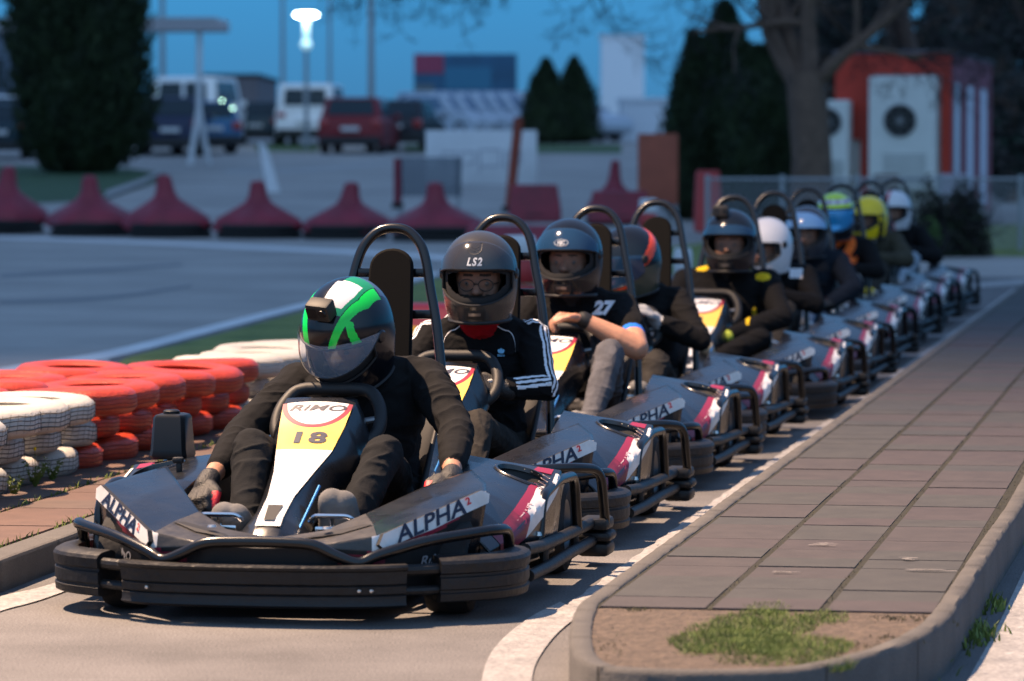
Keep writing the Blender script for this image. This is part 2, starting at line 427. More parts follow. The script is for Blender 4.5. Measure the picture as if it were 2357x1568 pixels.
    for s in (-1, 1):
        fn = podfn(s)
        def pm(u, v):
            p = fn(u, v); x, y = abs(p.x), p.y
            ox = interp(ys, [a[0] for a in out], y)
            if u < .15: return 4
            if v > .93: return 0
            w = interp([.44,.6,.8,1.0,1.1], [.035,.04,.045,.055,.06], y)
            d = ox-x if u < .75 else -(u-.75)*.12
            if u > .80 + (y-.5)*.0: return 0
            return 0
        b = MB(); b.grid(fn, 90, 100, pm, cut=lambda u, v: .15 < u < .78 and v < .93 and oval(abs(fn(u, v).x), fn(u, v).y))
        pd = b.build('side_pod', [M_plastic, M_white, M_pink, M_burg, M_black], root)
        m = pd.modifiers.new('s', 'SOLIDIFY'); m.thickness = .007; m.offset = -1
        b = MB()
        def bowl(u, v):
            a = u*2*math.pi; r = 1-v*.35; rr = 1.08*r
            x = vc[0]+.068*rr*math.cos(a); y = vc[1]+.062*rr*math.sin(a)-.25*.062*rr*math.cos(a)
            y = min(y, 1.095)
            zz = interp([.44,.512,.6], [interp(ys, [q[1] for q in mid], y)]*2+[interp(ys, [q[1] for q in out], y)], x)
            return Vector((s*x, y, zz-.006-.07*v))
        b.grid(bowl, 40, 6); b.add([bowl(k/40, 1) for k in range(40)], [tuple(range(40))])
        b.build('pod_recess', M_black, pd)
        def zpod(x, y):
            c_ = [Vector(pod_pt(1, .15+.6*k_/16, (min(y, 1.1)-.44)/.66)) for k_ in range(17)]; return interp([q_.x for q_ in c_], [q_.z for q_ in c_], x)
        b = MB()
        def lip(u, v):
            a = u*2*math.pi; rr = .93+.22*v; c1, s1 = math.cos(a), math.sin(a)
            x = vc[0]+.068*rr*math.copysign(abs(c1)**.85, c1); y = vc[1]+.062*rr*math.copysign(abs(s1)**.9, s1)-.25*.062*rr*c1
            return Vector((s*min(x, .604), y, zpod(min(x, .604), y)+.0045*math.sin(min(1, v*1.25)*math.pi)**.5+(-.008 if v < .01 else 0)+.001))
        b.grid(lip, 56, 6); b.build('pod_lip', M_plastic, pd)
        b = MB()
        def skin_(y, d_):
            ox = interp(ys, [q_[0] for q_ in out], y)
            if d_ >= 0: x = ox-d_; return Vector((s*x, y, zpod(x, y)+.0022))
            k_ = -d_/.12; oz = interp(ys, [q_[1] for q_ in out], y); return Vector((s*(ox+.006*math.sin(k_*3.14)-.02*k_+.0022), y, oz+(.095-oz)*k_+.001))
        def strip_(y0, y1, f0, f1, mi_, n_=26):
            vs = []
            for i_ in range(n_+1):
                y = y0+(y1-y0)*i_/n_
                for j_ in range(7): vs.append(skin_(y, f0(y)+(f1(y)-f0(y))*j_/6))
            b.add(vs, [(i_*7+j_, i_*7+j_+1, (i_+1)*7+j_+1, (i_+1)*7+j_) for i_ in range(n_) for j_ in range(6)], mi_)
        L_ = lambda pts: (lambda y: interp([p_[0] for p_ in pts], [p_[1] for p_ in pts], y))
        inner_ = L_([(.5,.022),(.7,.036),(.9,.052),(.97,.040),(1.06,.018)]); wv = L_([(.68,-.046),(.70,-.02),(.73,.010),(.78,.020),(.9,.032),(1.0,.030),(1.06,.012)]); ou = L_([(.5,-.05),(.68,-.046),(.8,-.034),(1.06,-.014)])
        strip_(.68, .94, wv, inner_, 1); strip_(.5, .68, ou, inner_, 2); strip_(.68, .94, ou, wv, 0); strip_(.94, 1.06, ou, L_([(.94,.006),(1.06,.010)]), 0)
        strip_(1.045, 1.09, L_([(1.0,.02),(1.1,.02)]), L_([(1.0,.075),(1.1,.065)]), 1)
        b.build('pod_sticker', [M_white, M_pink, M_burg], pd, fix=False)
        # lettering down the outer edge
        b = MB()
        def edge(along, across):
            y = .80-along; ox = interp(ys, [q[0] for q in out], y); oz = interp(ys, [q[1] for q in out], y)
            return Vector((s*(ox-.022+across*s*.9), y, oz+.012-(across*s)*.35+.005))
        if s > 0:
            text_on(b, 'ALPHA', .034, lambda x, y: edge(.08-x*1.0, -y), 0, sx=1.3, bold=.0008)
            vs = []
            for k in range(64):   # looping handwritten line
                t = k/63; vs.append(edge(-.10-t*.11, -.003+.012*math.sin(t*26)))
            b.tube(vs, .0013, 4, 1)
        else:
            text_on(b, 'ALPHA', .034, lambda x, y: edge(.08+x*1.0, y), 0, sx=1.3, bold=.0008)
        b.build('pod_word', [mat('faded pink lettering', (.45,.32,.35), .4), M_scr], pd, smooth=False, fix=False)
        # side rail loops
        b = MB()
        b.tube(rnd([(s*.585,.84,.115),(s*.59,.86,.262),(s*.60,1.08,.292),(s*.606,1.34,.285),(s*.608,1.38,.13)], .055, 6), .0145, 12)
        b.build('side_loop', M_tube, root)
        b = MB()
        b.tube(rnd([(s*.46,1.42,.292),(s*.58,1.47,.297),(s*.645,1.58,.285),(s*.65,1.64,.12)], .05, 6), .0145, 12)
        b.build('corner_loop', M_tube, root)
        b = MB()
        b.tube(rnd([(s*.60,.52,.155),(s*.61,.7,.145),(s*.60,1.1,.13),(s*.61,1.62,.125)], .05), .0165, 12)
        b.tube(rnd([(s*.61,.52,.085),(s*.615,.8,.08),(s*.615,1.2,.08),(s*.615,1.62,.075)], .05), .0165, 12)
        for y in (.84,1.38): b.tube([(s*.60,y,.08),(s*.60,y,.14)], .012)
        b.build('side_rail', M_guard, root)
        b = MB(); b.lathe([(0,.012),(.008,.01),(.011,0)], (s*.59,.80,.165), 'z', 10); b.build('rail_bolt', M_bolt, root)
    # rear bumper
    b = MB()
    for z in (.05,.105): b.tube(rnd([(-.62,1.70,z),(-.5,1.76,z),(.5,1.76,z),(.62,1.70,z)], .08), .017, 10)
    for s in (-1, 1):
        x0, x1 = (.575,.665) if s > 0 else (-.665,-.575)
        for (z0, z1, e) in ((.03,.068,0),(.072,.10,.006),(.104,.14,-.002)): b.box((x0-e*(s<0),1.60,z0), (x1+e*(s>0),1.735,z1), bev=.012)
    b.build('rear_bumper', M_guard, root)
    # seat, headrest and roll hoop
    def seatf(u, v):
        a = (u-.5)*math.pi*1.05; x = .185*math.sin(a); k = 1-math.cos(a)
        if v < .45: t = v/.45; return Vector((x, .92+.45*t, .13+.13*k*(.35+.6*t)-.03*t))
        t = (v-.45)/.55; return Vector((x*(1+.08*t), 1.37+.17*t+.0*k-.10*k*(1-t*.6), .10+.36*t+.13*k*.95*(1-t)))
    b = MB(); b.grid(seatf, 28, 28); o = b.build('seat', M_black, root); m = o.modifiers.new('s', 'SOLIDIFY'); m.thickness = .012
    def hoop_y(z): return interp([.1,.5,.85,.98], [1.5,1.6,1.70,1.74], z)
    half = [(.20,.10),(.188,.35),(.172,.50),(.145,.68),(.118,.80),(.102,.875),(.082,.925),(.045,.962)]
    P = [(-x+.01, hoop_y(z), z) for x, z in half]+[(.01, hoop_y(.972), .972)]+[(x+.01, hoop_y(z), z) for x, z in half[::-1]]
    b = MB(); b.tube(cat(P, 5), .0145, 12)
    hp = b.build('roll_hoop', M_tube, root)
    for z, w in ((.842,.110),(.722,.137)):
        for s in (-1, 1):
            b = MB(); b.box((min(s*.05, s*w)+.012, hoop_y(z)-.006, z-.013), (max(s*.05, s*w)+.012, hoop_y(z)+.006, z+.013), bev=.004)
            b.build('hoop_brace', M_tube, hp)
    prof = []
    for k in range(13): a = math.pi*k/12; prof.append((.064*math.cos(a), .858+.055*math.sin(a)))
    prof += [(-.07,.7),(-.075,.5),(-.06,.42),(.06,.42),(.075,.5),(.07,.7)]
    b = MB(); n = len(prof)
    vs = [(x+.015, hoop_y(z)-.035, z) for x, z in prof]+[(x+.015, hoop_y(z)-.008, z) for x, z in prof]
    b.add(vs, [tuple(range(n)), tuple(range(n, 2*n))[::-1]]+[(i, (i+1) % n, n+(i+1) % n, n+i) for i in range(n)])
    o = b.build('headrest', M_pad, root, sharp=50); m = o.modifiers.new('b', 'BEVEL'); m.width = .006; m.segments = 2; m.limit_method = 'ANGLE'
    # engine side
    b = MB(); b.box((-.43,1.12,.09), (-.25,1.34,.25), bev=.015)
    for k in range(7): b.box((-.44,1.13,.11+k*.02), (-.24,1.33,.118+k*.02))
    b.build('engine', M_steel, root)
    b = MB(); q = []
    for z, w, d in ((.335,.050,.06),(.345,.054,.064),(.36,.051,.061),(.45,.045,.054),(.458,.040,.049),(.461,.03,.04)):
        q += [(-.505+x*w, 1.14+y*d, z) for x, y in ((-1,-.8),(-.8,-1),(.8,-1),(1,-.8),(1,.8),(.8,1),(-.8,1),(-1,.8))]
    fs = [(i*8+k, i*8+(k+1) % 8, i*8+8+(k+1) % 8, i*8+8+k) for i in range(5) for k in range(8)]+[tuple(range(8)), tuple(range(40, 48))]
    b.add(q, fs); b.lathe([(.024,.457),(.024,.468),(.018,.472),(0,.472)], (-.505,1.13,0), 'z', 14)
    b.tube([(-.505,1.14,.34),(-.48,1.16,.22)], .018); b.box((-.545,1.06,.318), (-.475,1.10,.324))
    b.build('air_box', mat('satin black plastic', (.006,.0065,.008), .4, spec=.35), root)
    b = MB(); b.box((-.415,.82,.315), (-.40,.835,.35), bev=.003); b.box((-.425,.815,.345), (-.395,.84,.362), bev=.006); b.build('latch', M_black, root)
    return root
# ---------------------------------------------------------------- people
from mathutils.bvhtree import BVHTree
def V3(*a): return Vector(a)
def capsule_geo(a, ra, b, rb, seg=14, rings=5):
    a = Vector(a); b = Vector(b); d = b-a; L = d.length
    t = d/L if L > 1e-6 else V3(0,0,1)
    u = t.orthogonal().normalized(); w = t.cross(u)
    prof = []
    for k in range(rings+1): an = math.pi/2*k/rings; prof.append((a-t*ra*math.cos(an), ra*math.sin(an)))
    for k in range(rings+1): an = math.pi/2*k/rings; prof.append((b+t*rb*math.sin(an), rb*math.cos(an)))
    vs = []; fs = []
    for c, r in prof:
        for k in range(seg): q = 2*math.pi*k/seg; vs.append(c+(u*math.cos(q)+w*math.sin(q))*max(r, 1e-4))
    for i in range(len(prof)-1):
        for k in range(seg): fs.append((i*seg+k, i*seg+(k+1) % seg, (i+1)*seg+(k+1) % seg, (i+1)*seg+k))
    fs.append(tuple(range(seg))[::-1]); n = (len(prof)-1)*seg; fs.append(tuple(n+k for k in range(seg)))
    return vs, fs
def capd(P, a, ra, b, rb):
    a = np.array(a); b = np.array(b); d = b-a; L2 = max(d @ d, 1e-9)
    t = np.clip(((P-a) @ d)/L2, 0, 1); q = P-(a+t[:, None]*d)
    return np.sqrt((q**2).sum(1))-(ra+(rb-ra)*t), t
def nz(P, sc, seed):
    r = np.random.RandomState(seed); out = np.zeros(len(P))
    Q = P*sc+.6*np.sin(P[:, [1,2,0]]*sc*.8+seed)
    for k in range(6):
        d = r.normal(size=3); d /= np.linalg.norm(d); out += np.sin(Q @ d*(1+.35*k)+r.rand()*6)
    return out/6
def hand(W, D, N, T, curl, tg, sc=1.0, thumb=.6, tgt='', rad=1.0):
    """W wrist, D direction of the knuckles, N palm normal, T towards the thumb"""
    W = Vector(W); D = Vector(D).normalized(); N = Vector(N); N = (N-D*N.dot(D)).normalized(); T0 = D.cross(N); T = T0 if T0.dot(Vector(T)) > 0 else -T0
    out = []; tt = tgt or tg; N0 = N.copy()
    ln = [.070,.080,.074,.058]; off = [.030,.010,-.010,-.029]; cu = [curl*.9, curl, curl*1.05, curl*1.12]
    for k in range(4):
        K = W+D*(.082-(.004*abs(k-1)))*sc+T*off[k]*sc
        out.append((W+T*off[k]*.55*sc+D*.01, .0155*rad, K, .0125*rad, tg))
        N = N0.copy(); d = D.copy(); p = K; seg = [.46,.30,.24]
        for j, bend in enumerate((48, 55, 35)):
            a = R(bend)*cu[k]; ax = d.cross(N).normalized()
            d = (Matrix.Rotation(a, 3, ax) @ d).normalized(); nrm = N
            q = p+d*ln[k]*seg[j]*sc; out.append((p, (.0098-.0008*j)*rad, q, (.0092-.0009*j)*rad, tg)); p = q
            N2 = (N-d*N.dot(d)); N = N2.normalized() if N2.length > .2 else N
    N = N0
    b = W+D*.022*sc+T*.026*sc; d = (D*.62+T*.62+N*.35*thumb).normalized(); m = b+d*.036*sc; out.append((b, .0165*rad, m, .012*rad, tg))
    d2 = (D*.8+N*.55*thumb-T*.1).normalized(); e = m+d2*.030*sc; out.append((m, .0115*rad, e, .0105*rad, tt)); f = e+(d2+N*.4*thumb).normalized()*.020*sc
    out.append((e, .0105*rad, f, .0085*rad, tt))
    return out
def build_body(name, prims, mats, voxel, folds=.005, paint=None, seed=1, smooth=6):
    mb = MB()
    for p in prims:
        vs, fs = capsule_geo(*p[:4]); mb.add(vs, fs)
    tmp = mb.build('tmp', MATS['rub0'], None, smooth=False)
    m = tmp.modifiers.new('r', 'REMESH'); m.mode = 'VOXEL'; m.voxel_size = voxel; m.adaptivity = 0
    s = tmp.modifiers.new('s', 'SMOOTH'); s.factor = .5; s.iterations = smooth
    dg = bpy.context.evaluated_depsgraph_get(); me = bpy.data.meshes.new_from_object(tmp.evaluated_get(dg))
    bpy.data.objects.remove(tmp)
    me.name = name; n = len(me.vertices)
    co = np.empty(n*3); me.vertices.foreach_get('co', co); co = co.reshape(-1, 3)
    no = np.empty(n*3); me.vertices.foreach_get('normal', no); no = no.reshape(-1, 3)
    tags = sorted({p[4] for p in prims})
    def classify(P):
        best = np.full(len(P), 1e9); bi = np.zeros(len(P), int); bt = np.zeros(len(P))
        for i, p in enumerate(prims):
            d, t = capd(P, *p[:4]); d = d-(p[5] if len(p) > 5 else 0)
            k = d < best; best[k] = d[k]; bi[k] = i; bt[k] = t[k]
        return bi, bt
    bi, bt = classify(co)
    cloth = np.array([prims[i][4] in ('top', 'trousers', 'arm', 'snood') for i in bi])
    w = cloth.astype(float)
    r1 = np.clip(1-np.abs(nz(co*[.8,.8,1.7], 34, seed))*2.6, 0, 1); r2 = 1-np.abs(nz(co, 75, seed+5))*1.4; b0 = nz(co, 14, seed+9)
    disp = folds*(.75*r1**2*np.clip(b0+.6, 0, 1.2)+.15*r2+.6*b0-.1)*w
    co2 = co+no*disp[:, None]; me.vertices.foreach_set('co', co2.ravel())
    nf = len(me.polygons); fc = np.empty(nf*3); me.polygons.foreach_get('center', fc); fc = fc.reshape(-1, 3)
    fn = np.empty(nf*3); me.polygons.foreach_get('normal', fn); fn = fn.reshape(-1, 3)
    names = list(mats.keys()); me.materials.clear()
    for k in names: me.materials.append(mats[k])
    fi, ft = classify(fc); idx = np.array([names.index(prims[i][4]) if prims[i][4] in names else 0 for i in fi])
    if paint: idx = paint(fc, fn, idx, names, fi, prims)
    me.polygons.foreach_set('material_index', idx.astype(np.int32)); me.polygons.foreach_set('use_smooth', [True]*nf); me.update()
    o = bpy.data.objects.new(name, me); C.objects.link(o); return o
mat('rub0', (.1,.1,.1))
M_skin = mat('skin', (.42,.21,.13), .5, bump=.15, bscale=150, var=.12, vscale=40)
M_skin.node_tree.nodes['Principled BSDF'].inputs['Subsurface Weight'].default_value = .08
M_dark = mat('helmet lining', (.01,.01,.011), .9)
M_glove = mat('black glove', (.012,.012,.013), .55, bump=.4, bscale=220)
M_gred = mat('red glove thumb', (.65,.02,.03), .5, bump=.2, bscale=200)
def cloth(name, col, var=.25): return mat(name, col, .9, bump=.35, bscale=260, var=var, vscale=18, spec=.15, bdist=.004)
M_lens = mat('visor glass', (.26,.36,.48), .10, alpha=.38, spec=.8, coat=1)
def gloss(name, col, rough=.16, metal=0): return mat(name, col, rough, metal=metal, coat=.25, spec=.4, var=.08, vscale=6)
# helmet shell, front is local -Y, origin at its middle
def hsurf(phi, h, g=1.0):
    rho = math.sqrt(max(0, 1-(max(h, 0)/.148)**2.35)) if h > 0 else 1-.22*(h/.15)**2
    ch = max(0, min(1, (-h-.035)/.05)); ch = ch*ch*(3-2*ch)
    f = .146+.016*ch*max(0, math.cos(phi))**2; c = math.cos(phi)
    fy = f if c > 0 else .150-.018*ch
    x = .1235*rho*math.sin(phi)*g; y = -fy*rho*c*g
    return Vector((x, y, h*(g if h > 0 else 1)+(0 if h > 0 else 0)))
def hlev(v): # 0..1 -> level -.148 .. .148, crowded towards the top
    if v < .55: return -.140+.195*v/.55
    a = (v-.55)/.45; return .055+.093*math.sin(a*math.pi/2)
def port(phi, h, w=1.18, hb=-.080, ht=.036):
    a = abs(phi)/w
    if a > 1: return False
    lo = hb+.046*a**2.2; hi = ht-.014*a**4
    return lo < h < hi
def add_helmet(parent, hs, cfg):
    """hs: location, yaw, pitch, roll"""
    mats = [cfg.get('base', gloss('black helmet', (.01,.011,.013)))]+cfg.get('extra', [])
    pat = cfg.get('pattern', lambda x, y, z, phi: 0); sty = cfg.get('style', 'full'); nu, nv = cfg.get('res', (120, 84))
    b = MB(); f = lambda u, v: hsurf((u-.5)*2*math.pi, hlev(v))
    pw = 1.3 if sty == 'open' else 1.18; hb = -.16 if sty == 'open' else -.080
    def pm(u, v): p = f(u, v); return pat(p.x, p.y, p.z, (u-.5)*2*math.pi)
    b.grid(f, nu, nv, pm, cut=lambda u, v: port((u-.5)*2*math.pi, hlev(v), pw, hb))
    H = b.build('helmet', mats, parent, sharp=60)
    m = H.modifiers.new('s', 'SOLIDIFY'); m.thickness = .007; m.offset = -1
    H.location = hs[0]; H.rotation_euler = Euler((R(hs[2]), R(hs[3] if len(hs) > 3 else 0), R(hs[1])), 'XYZ').to_matrix().to_euler()
    M = Matrix.Rotation(R(hs[1]), 3, 'Z') @ Matrix.Rotation(R(hs[2]), 3, 'X') @ Matrix.Rotation(R(hs[3] if len(hs) > 3 else 0), 3, 'Y')
    H.rotation_euler = M.to_euler()
    b = MB(); b.grid(lambda u, v: hsurf((u-.5)*2*math.pi, hlev(v)*.96)*.93, 110, 84, 0, cut=lambda u, v: port((u-.5)*2*math.pi, hlev(v), .95 if sty != 'open' else 1.2, -.066 if sty != 'open' else -.16, .028))
    b.build('lining', M_dark, H)
    # rubber trim round the port and the neck
    if sty != 'open':
        P = []
        for k in range(41): a = -1.18+2.36*k/40; P.append(hsurf(a, -.080+.046*(abs(a)/1.18)**2.2, 1.004))
        for k in range(41): a = 1.18-2.36*k/40; P.append(hsurf(a, .036-.014*(abs(a)/1.18)**4, 1.004))
        b = MB(); b.tube(P, .0035, 6, closed=True); b.build('port_trim', M_black, H)
        # chin vent
        b = MB(); b.grid(lambda u, v: hsurf((u-.5)*.62, -.097-.030*v, 1.012+.012*math.sin(v*3.14)*math.sin(u*3.14)), 14, 8)
        b.grid(lambda u, v: hsurf((u-.5)*.36, -.106-.010*v, 1.03), 8, 3, 1)
        b.build('chin_vent', [cfg.get('vent', M_black), M_steel], H)
    b = MB(); b.tube([hsurf(k/40*2*math.pi, -.140, .985) for k in range(40)], .007, 6, closed=True); b.build('neck_roll', M_black, H)
    # visor pivots
    for s in (-1, 1):
        b = MB(); c = hsurf(s*1.42, .012, 1.012); b.lathe([(0,.006),(.014,.005),(.019,0),(.019,-.008)], (0,0,0), 'x', 18, M=Matrix.Translation(c) @ Matrix.Rotation(-s*.15, 4, 'Z') @ Matrix.Scale(s, 4, V3(1,0,0)))
        b.build('visor_pivot', cfg.get('pivot', M_black), H)
    if cfg.get('crest'):
        b = MB(); hx = [(-.26,.112),(.26,.112),(.20,.090),(.08,.080),(-.08,.080),(-.20,.090)]
        b.tube([hsurf(a_, h_, 1.045) for a_, h_ in hx], .0016, 5, closed=True)
        for q_ in (.102, .094): b.tube([hsurf(a_, h_, 1.045) for a_, h_ in ((-.13,q_),(0,q_-.007),(.13,q_))], .0012, 5)
        b.build('crown_vent', M_black, H)
    vk = cfg.get('visor', 'up')
    if vk == 'up':
        h0, h1 = cfg.get('vh', (.034, .118))
        def vf(u, v):
            a = (u-.5)*2.5; w = abs(a)/1.25
            lo = h0-.012*w**4; hi = h1-(h1-h0)*.72*w**3.0
            return hsurf(a, lo+(hi-lo)*v, 1.055-.012*v)
        b = MB(); b.grid(vf, 48, 16, lambda u, v: 1 if v < .07 else 0)
        vz = b.build('visor', [cfg['vmat'], M_black], H); m = vz.modifiers.new('s', 'SOLIDIFY'); m.thickness = .003
        if 'vtext' in cfg:
            b = MB(); sz, hh, kw = cfg['vsize']
            text_on(b, cfg['vtext'], sz, lambda x, y: hsurf(x/.155, hh+y*.9, 1.066), 0, **kw)
            if cfg.get('oval'):
                b.tube([hsurf(.033*math.cos(k/32*6.2832)/.155, hh+.0115*math.sin(k/32*6.2832), 1.064) for k in range(32)], .0012, 4, closed=True)
            b.build('visor_word', mat('pale helmet lettering', (.55,.57,.6), .3), vz, smooth=False, fix=False)
    elif vk == 'down':
        vm = cfg['vmat']; g0 = cfg.get('vg', 1.05); dr = cfg.get('drop', 0)
        def vf(u, v):
            a = (u-.5)*2.7; w = abs(a)/1.35
            lo = cfg.get('vlo', -.086)+.048*w**2.5-dr*(1-w*w); hi = .050-.018*w**3
            h = lo+(hi-lo)*v; p = hsurf(a, h, g0); p.y -= dr*.9*(1-v)*(1-w*w); return p
        b = MB(); b.grid(vf, 56, 24); vz = b.build('visor', [vm], H)
        b = MB(); b.tube([vf(k/50, 0) for k in range(51)], .0022, 6); b.build('visor_edge', cfg.get('edge', M_black), vz)
    if cfg.get('camera'):
        cz, cy = cfg['camera']; b = MB()
        T = Matrix.Translation((cfg.get('camx', 0), cy, cz))
        b.box((-.016,.0,-.04), (.016,.022,-.012), M=T, bev=.004); b.box((-.010,.0,-.02), (.010,.016,.0), M=T, bev=.003)
        cm = b.build('camera_mount', M_black, H)
        b = MB(); T = T @ Matrix.Scale(1.1, 4); b.box((-.033,-.022,-.004), (.033,.020,.044), M=T, bev=.006); b.box((-.030,-.0235,.006), (-.002,-.0215,.034), 1, M=T)
        b.lathe([(0,0),(.010,0),(.011,.006)], (.017,-.027,.024), 'y', 16, 1, M=T); b.build('action_camera', [mat('camera body', (.014,.013,.013), .6), mat('camera glass', (.004,.004,.005), .4)], H)
    return H, M
GREY_SH = cloth('grey shoe canvas', (.16,.155,.15))
def person(i, off, lat, cfg):
    vox = cfg.get('vox', .0055); hs = cfg['head']; hc = Vector(hs[0])
    M = Matrix.Rotation(R(hs[1]), 3, 'Z') @ Matrix.Rotation(R(hs[2]), 3, 'X') @ Matrix.Rotation(R(hs[3] if len(hs) > 3 else 0), 3, 'Y')
    hp = lambda x, y, z: hc+M @ Vector((x, y, z))
    J = dict(shR=(-.165,1.32,.575), shL=(.175,1.32,.575), elR=(-.245,1.12,.44), elL=(.255,1.12,.44), wrR=(-.165,1.00,.46), wrL=(.115,1.00,.46),
             kneeR=(-.20,.80,.40), kneeL=(.17,.80,.39), ankR=(-.17,.48,.16), ankL=(.12,.48,.16), neck=None, hip=(0,1.34,.215))
    J.update(cfg.get('J', {})); neck = Vector(J['neck']) if J['neck'] else hc+M @ Vector((0,.03,-.13))
    A = {k: Vector(v) for k, v in J.items() if v is not None}; A['neck'] = neck
    P = []; hip = A['hip']; mid = (A['shR']+A['shL'])/2; w = cfg.get('bulk', 1.0)
    P += [(hip+V3(-.065,0,0), .105*w, hip+V3(.065,0,0), .105*w, 'trousers'), (hip+V3(-.05,0,.10), .105*w, hip+V3(.05,0,.10), .105*w, 'top')]
    for t, hw, r in ((.40,.055,.104),(.65,.07,.104),(.86,.085,.088)):
        c = (hip+V3(0,0,.06)).lerp(mid, t)+V3(0,-.01,0); ax = (A['shL']-A['shR']).normalized(); P.append((c-ax*hw*w, r*w, c+ax*hw*w, r*w, 'top'))
    P += [(A['shR'], .060*w, A['shL'], .060*w, 'top'), (A['shR'].lerp(mid, .35)+V3(0,0,.01), .055*w, neck, .055, 'top'), (A['shL'].lerp(mid, .35)+V3(0,0,.01), .055*w, neck, .055, 'top')]
    if cfg.get('hood'):
        for a0 in range(6):
            q0, q1 = [neck+V3(.082*math.cos(R(-25+46*k)), .045+.05*math.sin(R(-25+46*k)), -.015+.012*math.sin(R(46*k))) for k in (a0*.83, a0*.83+.83)]; P.append((q0, .034, q1, .034, 'top'))
    P += [(mid, .06, neck, .056, 'neck' if not cfg.get('snood') else 'snood'), (neck, .056 if not cfg.get('snood') else .075, hc+M @ V3(0,.02,-.05), .055, 'neck' if not cfg.get('snood') else 'snood')]
    for s in 'RL':
        sh, el, wr = A['sh'+s], A['el'+s], A['wr'+s]; sl = cfg.get('sleeve', 'long'); sk = 'skin'
        u = 1.0*w
        if sl == 'long':
            ex = el.lerp(wr, .93)
            P += [(sh, .058*u, sh.lerp(el, .5), .052*u, 'arm'), (sh.lerp(el, .5), .052*u, el, .047*u, 'arm'), (el, .047*u, el.lerp(wr, .5), .043*u, 'arm'), (el.lerp(wr, .5), .043*u, el.lerp(wr, cfg.get('cuff', .86)), .0365*u, 'arm')]
            P += [(el.lerp(wr, .7), .028, wr, .025, sk)]
        else:
            P += [(sh, .060*u, sh.lerp(el, .52), .058*u, 'arm'), (sh.lerp(el, .3), .053*u, el, .043*u, sk), (el, .043*u, el.lerp(wr, .35), .042*u, sk), (el.lerp(wr, .35), .042*u, wr, .027, sk)]
        hd = cfg.get('hand'+s)
        if hd:
            D, N, T, cu = hd[:4]; tg = cfg.get('handtag', 'glove'); P += hand(wr+Vector(D).normalized()*.012, D, N, T, cu, tg, .98, tgt=cfg.get('thumbtag', ''), rad=cfg.get('handrad', 1.12 if tg == 'glove' else 1.0))
            if tg == 'glove': P += [(wr-Vector(D).normalized()*.02, .031, wr+Vector(D).normalized()*.02, .031, 'glove')]
        if cfg.get('watch') == s: P += [(el.lerp(wr, .93)-V3(0,0,0), .0315, el.lerp(wr, .985), .0315, 'band')]
    for s, sx in (('R', -1), ('L', 1)):
        kn, an = A['knee'+s], A['ank'+s]; hj = hip+V3(sx*.085, -.02, -.02); k = cfg.get('leg', .84)
        P += [(hj, .085*k, hj.lerp(kn, .5), .078*k, 'trousers'), (hj.lerp(kn, .5), .078*k, kn, .062*k, 'trousers'), (kn, .062*k, kn.lerp(an, .4), .060*k, 'trousers'), (kn.lerp(an, .4), .060*k, kn.lerp(an, .93), .046*k, 'trousers')]
        P += [(kn.lerp(an, .8), .03, an, .03, 'sock')]
        fd = Vector(cfg.get('foot'+s, (0, -.10, .075))); side = V3(.012, 0, 0)
        sr = cfg.get('shoer', 1.0); P += [(an+V3(0,.03,-.03), .034, an+fd*.45+V3(0,0,-.005), .036*sr, 'shoe'), (an+fd*.4-side*sr, .034*sr, an+fd*1.25-side*sr, .029*sr, 'shoe'), (an+fd*.4+side*sr, .034*sr, an+fd*1.2+side*sr, .028*sr, 'shoe')]
    # head
    FZ = -.026; hq = lambda x, y, z: hp(x, y, z+FZ)
    hd_ = [((0,.02,.02),.080,(0,-.01,.02),.078,'hair'),((0,-.015,.0),.074,(0,-.03,-.045),.056,'face'),((-.028,-.066,.030),.014,(.028,-.066,.030),.014,'face'),
           ((0,-.082,.012),.009,(0,-.100,-.016),.0125,'face'),((-.012,-.088,-.018),.009,(.012,-.088,-.018),.009,'face'),((-.018,-.080,-.047),.009,(.018,-.080,-.047),.009,'face'),((0,-.062,-.070),.026,(0,-.072,-.078),.020,'face'),
           ((-.045,-.045,-.012),.022,(-.03,-.055,-.05),.022,'face'),((.045,-.045,-.012),.022,(.03,-.055,-.05),.022,'face')]
    for a, ra, b, rb, tg in hd_: P.append((hq(*a), ra, hq(*b), rb, tg))
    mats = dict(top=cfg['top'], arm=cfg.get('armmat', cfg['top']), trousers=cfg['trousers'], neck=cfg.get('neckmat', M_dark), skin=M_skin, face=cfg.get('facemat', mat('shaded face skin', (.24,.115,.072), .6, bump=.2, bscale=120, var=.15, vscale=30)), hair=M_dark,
                glove=cfg.get('glove', M_glove), thumb=M_gred, shoe=cfg.get('shoe', GREY_SH), sock=cfg.get('sock', M_dark), snood=cfg.get('snood', M_dark), trim=cfg.get('trim', M_dark), band=M_black, beard=mat('dark beard', (.03,.02,.016), .8, bump=.4, bscale=300))
    for k, m in cfg.get('more', {}).items(): mats[k] = m
    Mi = M.inverted(); hcn = np.array(hc); Min = np.array(Mi)
    def paint(fc, fn, idx, names, fi, prims):
        q = (fc-hcn) @ Min.T; q[:, 2] -= FZ; face = np.isin(idx, [names.index('face'), names.index('hair')])
        bal = face & ((q[:, 1] > -.035) | (q[:, 2] > .048)); idx = idx.copy(); idx[bal] = names.index('hair')
        fr = face & ~bal; idx[fr] = names.index('face')
        if cfg.get('beard'):
            bd = fr & (q[:, 2] < -.028+.0*q[:, 0]) & (q[:, 1] < -.03) & ~((np.abs(q[:, 0]) < .016) & (np.abs(q[:, 2]+.047) < .004)); idx[bd] = names.index('beard')
        br = fr & (np.abs(np.abs(q[:, 0])-.028) < .017) & (np.abs(q[:, 2]-.036) < .004); idx[br] = names.index('beard')
